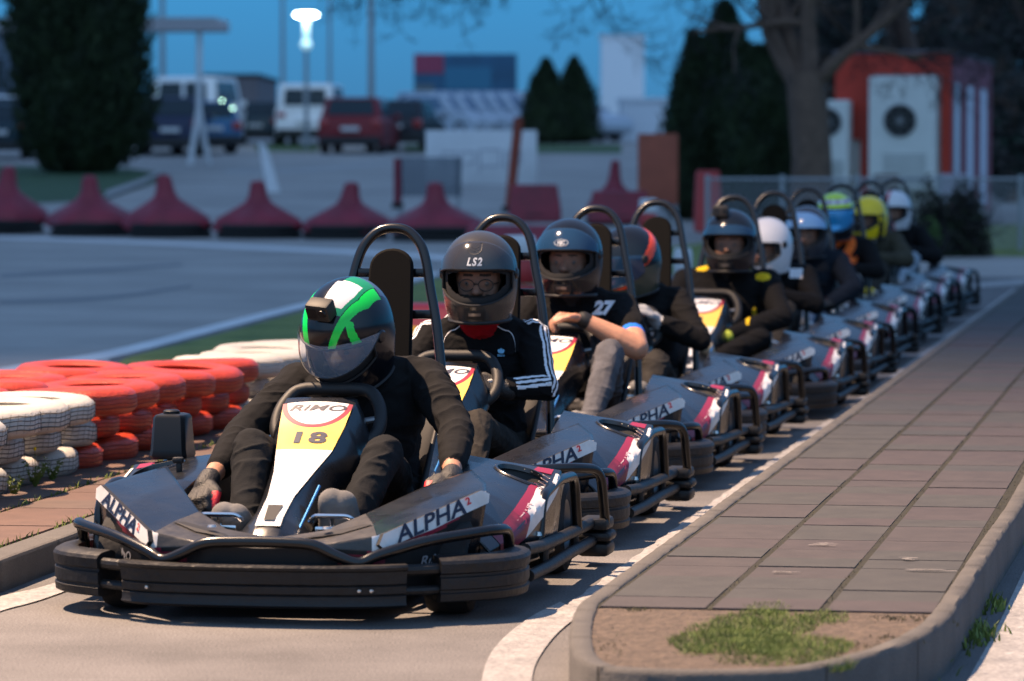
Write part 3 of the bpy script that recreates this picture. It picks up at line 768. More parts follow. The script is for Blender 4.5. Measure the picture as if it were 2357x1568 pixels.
        if cfg.get('sleeve') == 'short':
            for s in 'RL':
                a_, b_ = np.array(A['sh'+s]), np.array(A['el'+s]); d_ = b_-a_; t_ = ((fc-a_) @ d_)/(d_ @ d_); r_ = np.sqrt((((fc-a_)-t_[:, None]*d_)**2).sum(1)); up_ = (r_ < .095) & np.isin(idx, [names.index('arm'), names.index('skin')]) & (t_ > 0) & (t_ < 1.0)
                idx[up_ & (t_ < .66)] = names.index('arm'); idx[up_ & (t_ >= .66) & (t_ < .75)] = names.index('trim'); idx[up_ & (t_ >= .75)] = names.index('skin')
        if 'paint' in cfg: idx = cfg['paint'](fc, fn, idx, names, A)
        return idx
    o = build_body('person', P, mats, vox, cfg.get('folds', .0095), paint, seed=i*3+1, smooth=cfg.get('smooth', 5))
    wx, wy = -.645+off*UX+lat*UY, 10.35+off*UY-lat*UX
    o.location = (wx, wy, 0); o.rotation_euler = (0, 0, -TH)
    tag(o, cfg['label'], 'person', 'drivers seated in the go-karts')
    b = MB()
    for s in (-1, 1):
        c = hq(s*.029, -.0690, .010); vs, fs = capsule_geo(c, .0118, c+M @ V3(0,-.0005,0), .0125); b.add(vs, fs, 0)
        c = hq(s*.029+cfg.get('gaze', 0), -.0758, .010); vs, fs = capsule_geo(c, .0058, c+M @ V3(0,-.0005,0), .0058, 10, 3); b.add(vs, fs, 1)
    b.build('eyes', [mat('eye white', (.10,.08,.07), .5), mat('iris', (.03,.02,.015), .2)], o)
    if cfg.get('glasses'):
        b = MB()
        for s in (-1, 1):
            b.tube([hq(s*.031+.024*math.cos(k/24*6.2832), -.098+.004*abs(math.cos(k/24*6.2832)), .006+.019*math.sin(k/24*6.2832)) for k in range(24)], .0018, 6, closed=True)
            b.tube([hq(s*.055, -.094, .010), hq(s*.072, -.02, .010)], .0016, 6)
        b.tube([hq(-.008, -.098, .010), hq(.008, -.098, .010)], .0018, 6); b.build('glasses', M_black, o)
    H, _ = add_helmet(o, hs, cfg['helmet'])
    return o
def print_on(o, body, size, org, xax, yax, m, name='chest_print', geo=None, dist=.25, **kw):
    """lettering laid onto the clothing, found by casting towards the body"""
    me = o.data; bv = BVHTree.FromPolygons([v.co for v in me.vertices], [tuple(p.vertices) for p in me.polygons])
    org = Vector(org); xax = Vector(xax).normalized(); yax = Vector(yax).normalized(); n = xax.cross(yax)
    vs, fs = geo if geo else text_geo(body, size, **kw)
    bm = bmesh.new(); V = [bm.verts.new(v) for v in vs]
    for f in fs:
        try: bm.faces.new([V[i] for i in f])
        except ValueError: pass
    bmesh.ops.subdivide_edges(bm, edges=[e for e in bm.edges if e.calc_length() > size*.12], cuts=2, use_grid_fill=False)
    bmesh.ops.triangulate(bm, faces=bm.faces[:]); bm.verts.index_update(); out = []
    for v in bm.verts:
        p = org+xax*v.co.x+yax*v.co.y+n*dist; h = bv.ray_cast(p, -n)
        out.append((h[0]+n*.004) if h[0] is not None else org+xax*v.co.x+yax*v.co.y)
    b = MB(); b.add(out, [[v.index for v in f.verts] for f in bm.faces]); bm.free()
    return b.build(name, m, o, smooth=False, fix=False)
# ---------------------------------------------------------------- the ten karts
OFF = [0, 1.9, 4.05, 5.85, 7.9, 9.85, 12.1, 14.6, 17.2, 19.5]
LAT = [0, .0, .0, .0, .10, .09, .05, .03, .0, .0]
KL = ['black go-kart with the number 18 on its fairing, first in the queue', 'go-kart of the driver in glasses and the grey helmet, second in the queue',
      'go-kart under the driver with bare forearms and a 27 on his shirt', 'go-kart of the driver with grey gloves and orange-marked helmet',
      'go-kart with a lone digit 3 showing on its yellow panel, behind the grey-gloved driver', 'go-kart of the driver in the plain white helmet',
      'go-kart of the driver whose blue-grey visor is raised', 'go-kart of the driver with the lime and blue helmet and orange number',
      'go-kart of the driver in the yellow helmet', 'last go-kart of the queue, under the white and red helmeted driver']
kart0 = make_kart()
for i in range(10):
    k = kart0 if i == 0 else copy_tree(kart0)
    k.location = (-.645+OFF[i]*UX+LAT[i]*UY, 10.35+OFF[i]*UY-LAT[i]*UX, 0); k.rotation_euler = (0, 0, -TH)
    tag(k, KL[i], 'go-kart', 'go-karts queued nose to tail')
    if i == 0: karts = [k]
    else: karts.append(k)
def number(k, body, x):
    b = MB(); text_on(b, body, .088, lambda a, c: pan_fn(a+x, .180-c*.85), 0, sx=1.12, bold=.0034, cs=1.12)
    ff = [c for c in k.children if c.name.startswith('number_fairing')][0]
    b.build('race_number', M_navy, ff, smooth=False, fix=False)
_YY = [.235,.27,.32,.45,.62,.75,.86,.95,.985]; _ZZ = [.195,.222,.248,.290,.342,.388,.448,.506,.520]; _TT = [0,.05,.12,.3,.52,.69,.84,.96,1]
def _pan():
    Q = []; tot = 0; pr = None
    for i in range(81):
        t = .97-i*.0085; p = Vector((0, interp(_TT, _YY, t), interp(_TT, _ZZ, t)))
        if pr is not None: tot += (p-pr).length
        pr = p; Q.append((tot, t))
    return Q
_Q = _pan()
def pan_fn(x, q):
    t = interp([a for a, _ in _Q], [b for _, b in _Q], q)
    return Vector((x-.033-.012*t, interp(_TT, _YY, t)-.0028, interp(_TT, _ZZ, t)+.0035-.004*(x/.1)**2))
number(karts[0], '18', .0); number(karts[4], '3', -.005)
# ---------------------------------------------------------------- the ten drivers
blk = cloth('black knit cloth', (.006,.006,.0068)); char = cloth('charcoal jersey', (.009,.009,.0098)); jeans = cloth('washed grey denim', (.085,.085,.095), .35)
djean = cloth('dark worn denim', (.028,.025,.022), .5); dnavy = cloth('dark navy cloth', (.012,.016,.024)); olive = cloth('olive brown cloth', (.05,.045,.032)); bluejean = cloth('faded blue cloth', (.10,.15,.22))
wht = cloth('white stripe cloth', (.72,.72,.76), .05); red = cloth('red fleece', (.35,.006,.012)); yelc = cloth('yellow cloth', (.75,.5,.02), .1); orng = cloth('orange cloth', (.85,.16,.03), .1)
greyg = cloth('grey knit glove', (.30,.31,.33), .1); bluet = cloth('blue ribbing', (.02,.15,.6), .1)
V_smoke = mat('smoked visor', (.030,.029,.030), .10, coat=.3, metal=.1, spec=.6); V_blue = mat('blue mirrored visor', (.010,.035,.08), .10, coat=.3, metal=.15, spec=.6)
G_blk = gloss('gloss black shell', (.005,.006,.009)); G_grey = gloss('gunmetal shell', (.055,.052,.048), .25, .4); G_wht = gloss('white shell', (.6,.6,.62)); G_grn = gloss('green band', (.005,.68,.07)); G_dgrn = gloss('teal band', (.01,.22,.10))
G_yel = gloss('yellow shell', (.85,.58,.01)); G_org = gloss('orange flash', (.95,.07,.01)); G_olv = gloss('olive shell', (.05,.055,.04)); G_lime = gloss('lime shell', (.5,.7,.05)); G_vio = gloss('lilac shell', (.35,.28,.42)); G_nvy = gloss('navy shell', (.02,.05,.10)); G_red = gloss('red flash', (.5,.03,.03)); G_cy = mat('cyan mirrored visor', (.02,.30,.62), .12, coat=1, metal=.3)
def pat1(x, y, z, phi):
    g = math.degrees(math.atan2(z+.02, -y)); a = abs(x)
    if g < 14 or y > .10: return 0
    if x > 0:
        c = .030+.055*min(1, max(0, (g-22)/62)); w = .0095+.003*min(1, (g-20)/60) if g > 20 else .008*(g-14)/6
        if abs(a-c) < w and g < 118: return 2
        if g < 56 and abs(a-(.100-.030*(g-18)/38)) < .010: return 2
        if a < c-w-.012 and 66 < g < 104: return 1
        if a < c-w-.002 and 58 < g < 122: return 3
    else:
        c = .052+.034*min(1, max(0, (g-22)/62)); w = .013
        if abs(a-c) < w*min(1, (g-14)/12) and g < 118: return 2
        if a < min(c-w-.012, .016) and 66 < g < 102: return 1
        if a > .10 and 18 < g < 60 and a < .112: return 1
    if g > 122 and a < .09: return 4
    return 0
def pat4(x, y, z, phi):
    q = z+.55*y; s = math.sin(x*55+z*30)
    if phi > 0 and abs(z-.02-.75*(y+.02)+.018*s) < .030 and y < .12 and x > .03: return 1
    if phi < 0 and abs(z+.01+.6*y+.01*s) < .020: return 1
    return 2 if z < -.02 else 0
def pat6(x, y, z, phi): return 1 if (y < -.09 and .055 < z < .075 and x < -.02) else 0
def pat8(x, y, z, phi):
    if z > .112: return 3
    if z > .085 and y < 0: return 2 if (int((x+.2)*40) % 2) else 4
    return 1 if z > .062 and y < .02 else 0
def pat9(x, y, z, phi): return 1 if (abs(y-.02-z*.3) < .008 and z > -.03) else (2 if z < -.02 and -.05 < y < .0 else 0)
def pat10(x, y, z, phi): return 1 if (abs(x+.02) < .012 and y < 0 and z > .05) or (z < -.02 and y < -.05 and abs(x) < .04) else (2 if z < 0 and x < 0 else 0)
def stripes(o_only=True):
    def f(fc, fn, idx, names, A):
        w_ = names.index('stripe'); top = np.isin(idx, [names.index('top'), names.index('arm')])
        for s, sx in (('R', -1), ('L', 1)):
            nk = A['neck']+Vector((sx*.055, .0, .012)); pts = [nk, A['sh'+s]+Vector((sx*.02,0,.02)), A['el'+s], A['wr'+s]]
            best = np.full(len(fc), 1e9); lat = np.zeros(len(fc)); outd = np.zeros(len(fc)); seg = np.zeros(len(fc)); tt = np.zeros(len(fc))
            for k in range(3):
                a, b = np.array(pts[k]), np.array(pts[k+1]); d = b-a; L = np.linalg.norm(d); d = d/L
                t = ((fc-a) @ d); tc = np.clip(t, 0, L); q = fc-(a+tc[:, None]*d); r = np.sqrt((q**2).sum(1))
                up = np.array([sx*.75, -.35, .55]) if k else np.array([0, -.25, 1.0]); up = up-d*(up @ d); up /= np.linalg.norm(up); side = np.cross(d, up)
                m = r < best; best[m] = r[m]; lat[m] = (q @ side)[m]; outd[m] = (q @ up)[m]; seg[m] = k; tt[m] = (tc/L)[m]
            ok = top & (best < .095) & (outd > .012) & (np.abs(fc[:, 0]) > .05) & (fc[:, 0]*sx > 0) & ~((seg == 2) & (tt > .80))
            st = np.zeros(len(fc), bool)
            for c in (-.0175, 0, .0175): st |= np.abs(lat-c) < .0048
            idx[ok & st] = w_
        return idx
    return f
def patches(lst):
    def f(fc, fn, idx, names, A):
        cl = np.isin(idx, [names.index(n) for n in ('top', 'arm', 'trousers') if n in names])
        for (c, r, nm) in lst:
            d = (fc-np.array(c))/np.array(r); idx[cl & ((d**2).sum(1) < 1)] = names.index(nm)
        return idx
    return f
wheelR = ((.35,-.55,.35), (.55,.45,-.5), (.3,0,.9), 1.15); wheelL = ((-.35,-.55,.35), (-.55,.45,-.5), (-.3,0,.9), 1.15)
ppl = [
 dict(label='person in a black hoodie leaning forward, green and white helmet with a camera on top', vox=.0048, head=((-.012,1.19,.695), -22, 33, 6), top=char, trousers=cloth('charcoal trousers', (.013,.0135,.0145)), glove=M_glove, thumbtag='thumb', hood=True,
  bulk=1.06, J=dict(shR=(-.185,1.32,.535), shL=(.18,1.33,.55), elR=(-.272,1.03,.42), elL=(.315,1.10,.42), wrR=(-.292,.68,.305), wrL=(.352,.80,.318), kneeR=(-.185,.76,.395), kneeL=(.17,.80,.375), ankR=(-.155,.50,.165), ankL=(.115,.50,.175), neck=(-.005,1.26,.575)), footL=(0,-.04,.082), footR=(-.01,-.06,.060), shoer=1.3,
  handR=((-.10,-.85,-.45), (.35,.1,-1), (1,-.2,.2), .95), handL=((.02,-.92,-.28), (-.35,.2,-1), (-1,0,.2), .8), cuff=.70,
  helmet=dict(base=G_blk, extra=[G_wht, G_grn, G_dgrn, gloss('slate blue shell', (.05,.09,.16))], pattern=pat1, visor='down', vmat=M_lens, vg=1.07, drop=.020, vlo=-.022, camera=(.122,-.100), camx=.004, res=(300, 190), pivot=G_blk)),
 dict(label='person in glasses with a gunmetal helmet, red neck warmer and striped black track jacket', vox=.0042, head=((.026,1.19,.790), 3, 4), top=blk, trousers=djean, glasses=True, beard=True, snood=red, gaze=-.003,
  J=dict(shR=(-.165,1.34,.585), shL=(.172,1.34,.585), elR=(-.235,1.16,.44), elL=(.245,1.16,.435), wrR=(-.17,1.02,.44), wrL=(.125,1.06,.43), kneeL=(.085,.80,.33), kneeR=(-.17,.80,.36), ankL=(.11,.5,.14), neck=(.012,1.28,.655)),
  handL=((-.85,-.45,.25), (-.3,.6,-.7), (0,-.2,1), 1.2), handR=wheelR, more=dict(stripe=wht), paint=stripes(), bulk=.97,
  helmet=dict(base=G_grey, visor='up', vmat=V_smoke, vtext='LS2', crest=True, vsize=(.036, .056, dict(bold=.0012, shear=.25, cs=1.25)), res=(120, 84), vh=(.030,.118), pivot=G_blk)),
 dict(label='person in a black T-shirt with a white 27, bare forearm across the steering wheel', vox=.0045, head=((-.012,1.20,.795), -4, 0), top=blk, trousers=jeans, sleeve='short', trim=bluet, watch='L', handtag='skin',
  J=dict(shR=(-.175,1.32,.60), shL=(.17,1.33,.60), elR=(-.25,1.12,.46), elL=(.262,1.06,.462), wrR=(-.17,1.03,.47), wrL=(.065,1.02,.570), kneeL=(.200,.80,.455), ankL=(.15,.50,.15), kneeR=(-.2,.80,.34), neck=(-.012,1.28,.650)),
  handL=((-.95,-.25,.12), (-.1,-.25,-1), (-.2,-1,.1), .95), handR=wheelR, bulk=1.06, more=dict(cyan=cloth('cyan print', (.04,.35,.75), .05)), paint=patches([((-.03,1.10,.46), (.06,.2,.022), 'cyan')]),
  helmet=dict(base=G_blk, visor='up', vmat=V_blue, vtext='HJC', vsize=(.020, .055, dict(bold=.0008)), oval=True,  vh=(.028,.108), pivot=G_blk)),
 dict(label='person in a black sweater and grey gloves, dark helmet with orange flashes half hidden', vox=.006, head=((-.045,1.24,.735), -38, 14, 0), top=blk, trousers=djean, glove=greyg, neckmat=cloth('hood', (.012,.012,.012)), hood=True,
  J=dict(shR=(-.20,1.32,.565), shL=(.145,1.33,.565), elR=(-.26,1.1,.45), elL=(.275,1.10,.405), wrR=(-.17,1.0,.46), wrL=(.105,1.03,.485), kneeL=(.13,.80,.33)),
  handL=((-.55,-.35,.65), (-.4,-.1,-.7), (-.5,-.6,.3), .85), handR=wheelR, more=dict(w=wht), paint=patches([((.165,1.03,.52), (.035,.02,.008), 'w'), ((.05,1.19,.43), (.016,.2,.011), 'w')]),
  helmet=dict(base=G_blk, extra=[G_org, G_olv, gloss('pale blue shell', (.25,.33,.42))], pattern=pat4, visor='down', vmat=V_blue, vg=1.03)),
 dict(label='person in black overalls with yellow shoulder flashes and a camera on the black helmet', vox=.0065, head=((.055,1.19,.775), -3, 0), top=blk, trousers=blk, glove=cloth('lime glove', (.35,.42,.06)), shoe=cloth('tan shoe', (.55,.42,.28)), bulk=1.12,
  J=dict(shR=(-.17,1.32,.575), shL=(.215,1.32,.575), elR=(-.26,1.12,.44), elL=(.31,1.1,.42), wrR=(-.19,.98,.43), wrL=(.06,.86,.34), kneeL=(.23,.85,.33), kneeR=(-.2,.8,.33), ankR=(-.2,.5,.14), ankL=(.02,.62,.22), neck=(.03,1.26,.64)),
  handR=wheelR, handL=((-.9,-.3,-.1), (0,0,-1), (0,-1,.2), .7), more=dict(y=yelc), paint=patches([((-.095,1.25,.645), (.040,.07,.016), 'y'), ((.20,1.25,.605), (.036,.09,.020), 'y'), ((.165,1.1,.42), (.012,.22,.055), 'y')]),
  helmet=dict(base=G_blk, visor='up', vmat=V_blue, vh=(.030,.075), camera=(.118,-.09), camx=-.03)),
 dict(label='person in dark clothes and a plain white helmet, white patch on the shoulder', vox=.008, head=((.03,1.20,.705), -27, 8), top=blk, trousers=djean, bulk=1.04,
  J=dict(shR=(-.165,1.32,.545), shL=(.215,1.32,.545), elL=(.29,1.10,.41), neck=(.02,1.28,.60)), handR=wheelR, handL=wheelL, 
  helmet=dict(base=G_wht, extra=[G_org], pattern=pat6, visor='none', style='full', res=(72, 54))),
 dict(label='person in a dark top whose helmet has its blue-grey visor raised over a bare face', vox=.008, head=((.06,1.20,.735), -8, 4), top=dnavy, trousers=bluejean, bulk=1.10,
  J=dict(shR=(-.16,1.32,.56), shL=(.23,1.32,.56), elL=(.33,1.10,.42), wrL=(.20,.95,.33), kneeR=(-.05,.82,.37), kneeL=(.1,.80,.36), neck=(.04,1.28,.62)), handR=wheelR, handL=((-.8,-.5,-.1), (0,0,-1), (0,-1,.2), .8), more=dict(r=red), paint=patches([((.14,.98,.37), (.05,.06,.03), 'r')]),
  helmet=dict(base=gloss('slate shell', (.03,.035,.045)), visor='up', vmat=mat('sky blue visor', (.16,.32,.55), .2, coat=1), vh=(.028,.115), res=(72, 54))),
 dict(label='person with a big orange number on black, lime and cyan helmet', vox=.008, head=((.015,1.20,.785), -6, 6), top=blk, trousers=cloth('grey cloth', (.16,.15,.15)), bulk=1.06,
  J=dict(neck=(.01,1.28,.65), shL=(.20,1.32,.585), elL=(.29,1.10,.44)), handR=wheelR, handL=wheelL,
  helmet=dict(base=G_blk, extra=[G_lime, G_vio, G_lime, G_wht], pattern=pat8, visor='down', vmat=G_cy, vg=1.02, res=(72, 54))),
 dict(label='person in an olive brown top with a glossy yellow helmet', vox=.008, head=((.045,1.20,.735), -30, 8), top=olive, trousers=djean, shoe=yelc, bulk=1.12, glove=cloth('ochre glove', (.4,.32,.05)),
  J=dict(neck=(.03,1.28,.62), shL=(.22,1.32,.57), elL=(.32,1.10,.44)), handR=wheelR, handL=wheelL, 
  helmet=dict(base=G_yel, extra=[G_dgrn, G_blk], pattern=pat9, visor='none', res=(72, 54))),
 dict(label='person in black at the tail of the queue, white helmet with red marks, pale knee', vox=.009, head=((.05,1.20,.75), -12, 4), top=blk, trousers=cloth('pale blue cloth', (.22,.27,.32)), bulk=1.12,
  J=dict(neck=(.03,1.28,.63), shL=(.23,1.32,.57), elL=(.36,1.12,.40), kneeL=(.22,.8,.40)), handR=wheelR, handL=wheelL,
  helmet=dict(base=G_wht, extra=[G_red, gloss('brown shell', (.12,.08,.06))], pattern=pat10, visor='none', res=(72, 54))),
]
people = []
for i, c in enumerate(ppl):
    people.append(person(i, OFF[i], LAT[i], c))
X_, Z_ = (1, 0, 0), (0, 0, 1)
# trefoil emblem and piping on the track jacket, numbers on the shirts
g = MB()
for a in (-38, 0, 38):
    q = []
    for k in range(15): t = k/14*2*math.pi; x, y = .0042*math.sin(t), .0115*(1-math.cos(t))/2*1.05; q.append((x*math.cos(R(a))+y*math.sin(R(a)), -x*math.sin(R(a))+y*math.cos(R(a))))
    g.add([Vector((x*1.25, y*1.35+.002, 0)) for x, y in q], [tuple(range(15))])
for z in (-.0035, -.0075): g.add([Vector((-.012, z, 0)), Vector((.012, z, 0)), Vector((.012, z+.0022, 0)), Vector((-.012, z+.0022, 0))], [(0,1,2,3)])
M_cyanp = mat('pale blue print', (.2,.5,.75), .7)
print_on(people[1], '', .06, (.088, 1.1, .535), X_, Z_, M_cyanp, 'chest_emblem', geo=(g.v, g.f))
for s in (-1, 1):
    g = MB(); q = [(0,0),(.018,-.012),(.036,-.018),(.050,-.035),(.058,-.06),(.060,-.085)]
    P = cat([(x*s, y, 0) for x, y in q], 4); n = len(P)
    g.add([p+V3(0,.0016,0) for p in P]+[p-V3(0,.0016,0) for p in P], [(i, i+1, n+i+1, n+i) for i in range(n-1)])
    print_on(people[1], '', .2, (.012+s*.062, 1.1, .625), X_, Z_, wht, 'piping', geo=(g.v, g.f))
print_on(people[2], '27', .066, (.105, 1.135, .602), (.97,0,-.0), (0,0,1), wht, 'chest_number', bold=.004, shear=.2, dist=.015)
print_on(people[7], '2', .24, (.085, 1.0, .565), X_, Z_, orng, 'chest_number', bold=.016)
def quad(w_, h_): return ([V3(-w_,-h_,0), V3(w_,-h_*1.1,0), V3(w_*.95,h_,0), V3(-w_,h_,0)], [(0,1,2,3)])
print_on(people[5], '', .1, (.175, 1.1, .565), X_, Z_, wht, 'shoulder_patch', geo=quad(.034,.024))
print_on(people[8], '', .1, (.06, 1.1, .575), (.9,0,-.3), (.3,0,.9), wht, 'shoulder_patch', geo=quad(.034,.022))
# ---------------------------------------------------------------- camera
cam = bpy.data.cameras.new('camera'); co_ = bpy.data.objects.new('camera', cam); C.objects.link(co_); bpy.context.scene.camera = co_
cam.lens = 145; cam.sensor_width = 36; cam.clip_end = 4000; cam.clip_start = .5
co_.location = (0, 0, CAMH); co_.rotation_euler = (R(90)-math.atan(439/F), 0, 0)
cam.dof.use_dof = True; cam.dof.focus_distance = 11.9; cam.dof.aperture_fstop = 4.6; cam.dof.aperture_blades = 9
# ---------------------------------------------------------------- light
w = bpy.data.worlds.new('World'); bpy.context.scene.world = w; w.use_nodes = True
nt = w.node_tree; bg = nt.nodes['Background']; tc = nt.nodes.new('ShaderNodeTexCoord'); sp = nt.nodes.new('ShaderNodeSeparateXYZ'); rp = nt.nodes.new('ShaderNodeValToRGB')
nt.links.new(tc.outputs['Generated'], sp.inputs['Vector']); nt.links.new(sp.outputs['Z'], rp.inputs['Fac'])
rp.color_ramp.elements[0].position = 0; rp.color_ramp.elements[0].color = (.055, .17, .36, 1)
rp.color_ramp.elements[1].position = 1; rp.color_ramp.elements[1].color = (.20, .34, .66, 1)
for p_, c_ in ((.012, (.055, .235, .48)), (.035, (.055, .29, .60)), (.06, (.06, .30, .64)), (.25, (.13, .31, .63)), (.6, (.20, .34, .66))):
    e = rp.color_ramp.elements.new(p_); e.color = (*c_, 1)
mr = nt.nodes.new('ShaderNodeMapRange'); mr.interpolation_type = 'SMOOTHSTEP'; mr.inputs['From Min'].default_value = -.85; mr.inputs['From Max'].default_value = .1; mr.inputs['To Min'].default_value = 1; mr.inputs['To Max'].default_value = 0
nt.links.new(sp.outputs['Y'], mr.inputs['Value']); mxx = nt.nodes.new('ShaderNodeMix'); mxx.data_type = 'RGBA'; mxx.inputs['B'].default_value = (.36, .62, 1.0, 1)   # sky brightened behind the camera, added as fill for camera-facing surfaces
nt.links.new(mr.outputs['Result'], mxx.inputs['Factor']); nt.links.new(rp.outputs['Color'], mxx.inputs['A']); nt.links.new(mxx.outputs['Result'], bg.inputs['Color']); bg.inputs['Strength'].default_value = 1.0
L = bpy.data.lights.new('floodlight', 'SPOT'); L.energy = 29000; L.color = (1, .69, .46); L.spot_size = R(113); L.spot_blend = 1.0; L.shadow_soft_size = .09
lo = bpy.data.objects.new('floodlight', L); C.objects.link(lo); lo.location = (-5.6, 13.6, 12)
lo.rotation_euler = (Vector((.0, 10.8, 0))-lo.location).to_track_quat('-Z', 'Y').to_euler()
sc = bpy.context.scene
sc.view_settings.view_transform = 'Standard'; sc.view_settings.look = 'None'; sc.view_settings.gamma = 1; sc.view_settings.exposure = 0
sc.render.engine = 'CYCLES'; sc.cycles.use_denoising = True; sc.cycles.max_bounces = 6; sc.cycles.sample_clamp_indirect = 4
# ---------------------------------------------------------------- ground and surroundings
def sheet(name, poly, z, m, kind='structure', **kw):
    b = MB(); b.add([(x, y, gz(y)+z) for x, y in poly], [tuple(range(len(poly)))]); o = b.build(name, m, None, smooth=False); tag(o, kind=kind); return o
M_asph = mat('asphalt', (.125,.12,.118), .82, bump=.5, bscale=260, var=.38, vscale=1.3, bdist=.006)
nt_ = M_asph.node_tree
def add_speckle(m, scale=420, amt=.35):
    nt = m.node_tree; b = nt.nodes['Principled BSDF']; l = b.inputs['Base Color'].links[0]; src = l.from_socket
    n = nt.nodes.new('ShaderNodeTexNoise'); n.inputs['Scale'].default_value = scale; n.inputs['Detail'].default_value = 3
    tc = [x for x in nt.nodes if x.type == 'TEX_COORD'][0]; nt.links.new(tc.outputs['Object'], n.inputs['Vector'])
    mr = nt.nodes.new('ShaderNodeMapRange'); mr.inputs['From Min'].default_value = .3; mr.inputs['From Max'].default_value = .7; mr.inputs['To Min'].default_value = 1-amt; mr.inputs['To Max'].default_value = 1+amt
    nt.links.new(n.outputs['Fac'], mr.inputs['Value']); mx = nt.nodes.new('ShaderNodeMix'); mx.data_type = 'RGBA'; mx.blend_type = 'MULTIPLY'; mx.inputs['Factor'].default_value = 1
    nt.links.new(src, mx.inputs['A']); nt.links.new(mr.outputs['Result'], mx.inputs['B']); nt.links.new(mx.outputs['Result'], b.inputs['Base Color'])
add_speckle(M_asph, 160, .5)
M_paint = mat('worn road paint', (.29,.28,.27), .6, bump=.3, bscale=150, var=.25, vscale=9)
add_speckle(M_paint, 90, .35)
M_conc = mat('kerb concrete', (.090,.084,.077), .85, bump=.5, bscale=160, var=.25, vscale=7, bdist=.006); add_speckle(M_conc, 200, .2)
M_soil = mat('sandy soil', (.105,.078,.058), .95, bump=1, bscale=45, var=.35, vscale=18, bdist=.02); add_speckle(M_soil, 150, .35)
M_grass = mat('grass leaf', (.10,.16,.022), .7, var=.4, vscale=14, col2=(.22,.29,.06))
M_turf = mat('short turf', (.13,.20,.03), .95, bump=1, bscale=30, var=.4, vscale=2, col2=(.27,.30,.08), bdist=.04)
ys_ = [-30, 0, 58, 165, 400, 3000]; b = MB()
for k, y in enumerate(ys_): b.v += [(-1500, y, gz(y)), (1500, y, gz(y))]
b.f = [(2*k, 2*k+1, 2*k+3, 2*k+2) for k in range(5)]; b.m = [0]*5
tag(b.build('ground', M_asph, None, smooth=False), kind='structure')
M_track = mat('aged track asphalt', (.31,.285,.26), .8, bump=.4, bscale=120, var=.28, vscale=.45, bdist=.006); 
_tp = [(-70,15)]+[(G(x_, y_, 0).x, G(x_, y_, 0).y) for x_, y_ in ((-900,1010),(-400,925),(0,860),(250,818),(500,755),(690,707),(860,668),(1010,630))]+[(2.2,39),(30,37),(30,57.9),(-70,57.9)]
sheet('track_surface', _tp, .0015, M_track); sheet('car_park_surface', [(-80,58.2),(80,58.2),(80,164.8),(-80,164.8)], .003, M_track)
def KU(x, y, s, t=0): return (x+UX*s+UY*t, y+UY*s-UX*t)
# --- island: kerb, slabs, soil bed
IZ = .12
def gl(px, py, z=IZ): p = G(px, py, z); return (p.x, p.y)
left0 = gl(1330, 1394); outer = [gl(*p) for p in ((1330,1394),(1314,1437),(1312,1491),(1338,1531),(1409,1549),(1611,1557),(1760,1554),(1881,1545),(2061,1500),(2174,1441),(2232,1365),(2300,1255),(2357,1170))]
# far ends follow the kart lane direction
far = 34.0
inner_l0 = gl(1366, 1394); rin0 = gl(2160, 1414)
rout = outer[-1]; 
def lane(p, s): return (p[0]+UX*s, p[1]+UY*s)
O = [Vector((x, y, 0)) for x, y in outer]; path = [O[0]+Vector((UX,UY,0))*26, O[0]+Vector((UX,UY,0))*.25]+cat(O, 6)+[O[-1]+Vector((UX,UY,0))*26]
KW = .050
# kerb stones: each about .55 m long along the path
def resample(P, step):
    out = [P[0]]; acc = 0
    for a, c in zip(P, P[1:]):
        d = (c-a).length; t = step-acc
        while t < d: out.append(a+(c-a)*(t/d)); t += step
        acc = d-(t-step)
    out.append(P[-1]); return out
def offset(P, d):
    out = []
    for i in range(len(P)):
        t = (P[min(i+1, len(P)-1)]-P[max(i-1, 0)]).normalized(); out.append(P[i]+Vector((-t.y, t.x, 0))*d)
    return out
# the path comes towards the camera on the left side and leaves on the right: inside is on its left
PO = resample(path, .06); PI = offset(PO, KW)
b = MB(); n = len(PO)
KZ = IZ+.0045; prof = [(0.0,-.05,1),(.0,KZ-.010,1),(.009,KZ,0),(KW-.005,KZ,0),(KW,KZ-.004,0),(KW,.05,0)]
PS = [offset(PO, p[0]) for p in prof]; rr = random.Random(3)
for i in range(n): 
    for k, p in enumerate(prof): b.v.append((PS[k][i].x, PS[k][i].y, p[1]+(rr.uniform(-.0012,.0012) if 0 < k < 5 else 0)))
K = len(prof)
for i in range(n-1):
    if i % 9 == 8: # joint: drop the stone by a hair
        pass
    for k in range(K-1): b.f.append((i*K+k, i*K+k+1, (i+1)*K+k+1, (i+1)*K+k)); b.m.append(1 if (i % 9 == 8 and k in (1,2,3) and False) else 0)
tag(b.build('island_kerb', M_conc, None, sharp=50), kind='structure')
b = MB()
for i in range(4, n-1, 9):
    a, c = PO[i], PI[i]; t = (PO[i+1]-PO[i]).normalized()*.0022; z = KZ+.0008; o = (a-c).normalized()*.001
    b.add([a+o-t+V3(0,0,z), c-t+V3(0,0,z), c+t+V3(0,0,z), a+o+t+V3(0,0,z), a+o-t+V3(0,0,.0), a+o+t+V3(0,0,.0)], [(0,1,2,3),(0,3,5,4)])
tag(b.build('kerb_joints', mat('dark joint', (.04,.035,.025), .95), None, smooth=False), kind='structure')
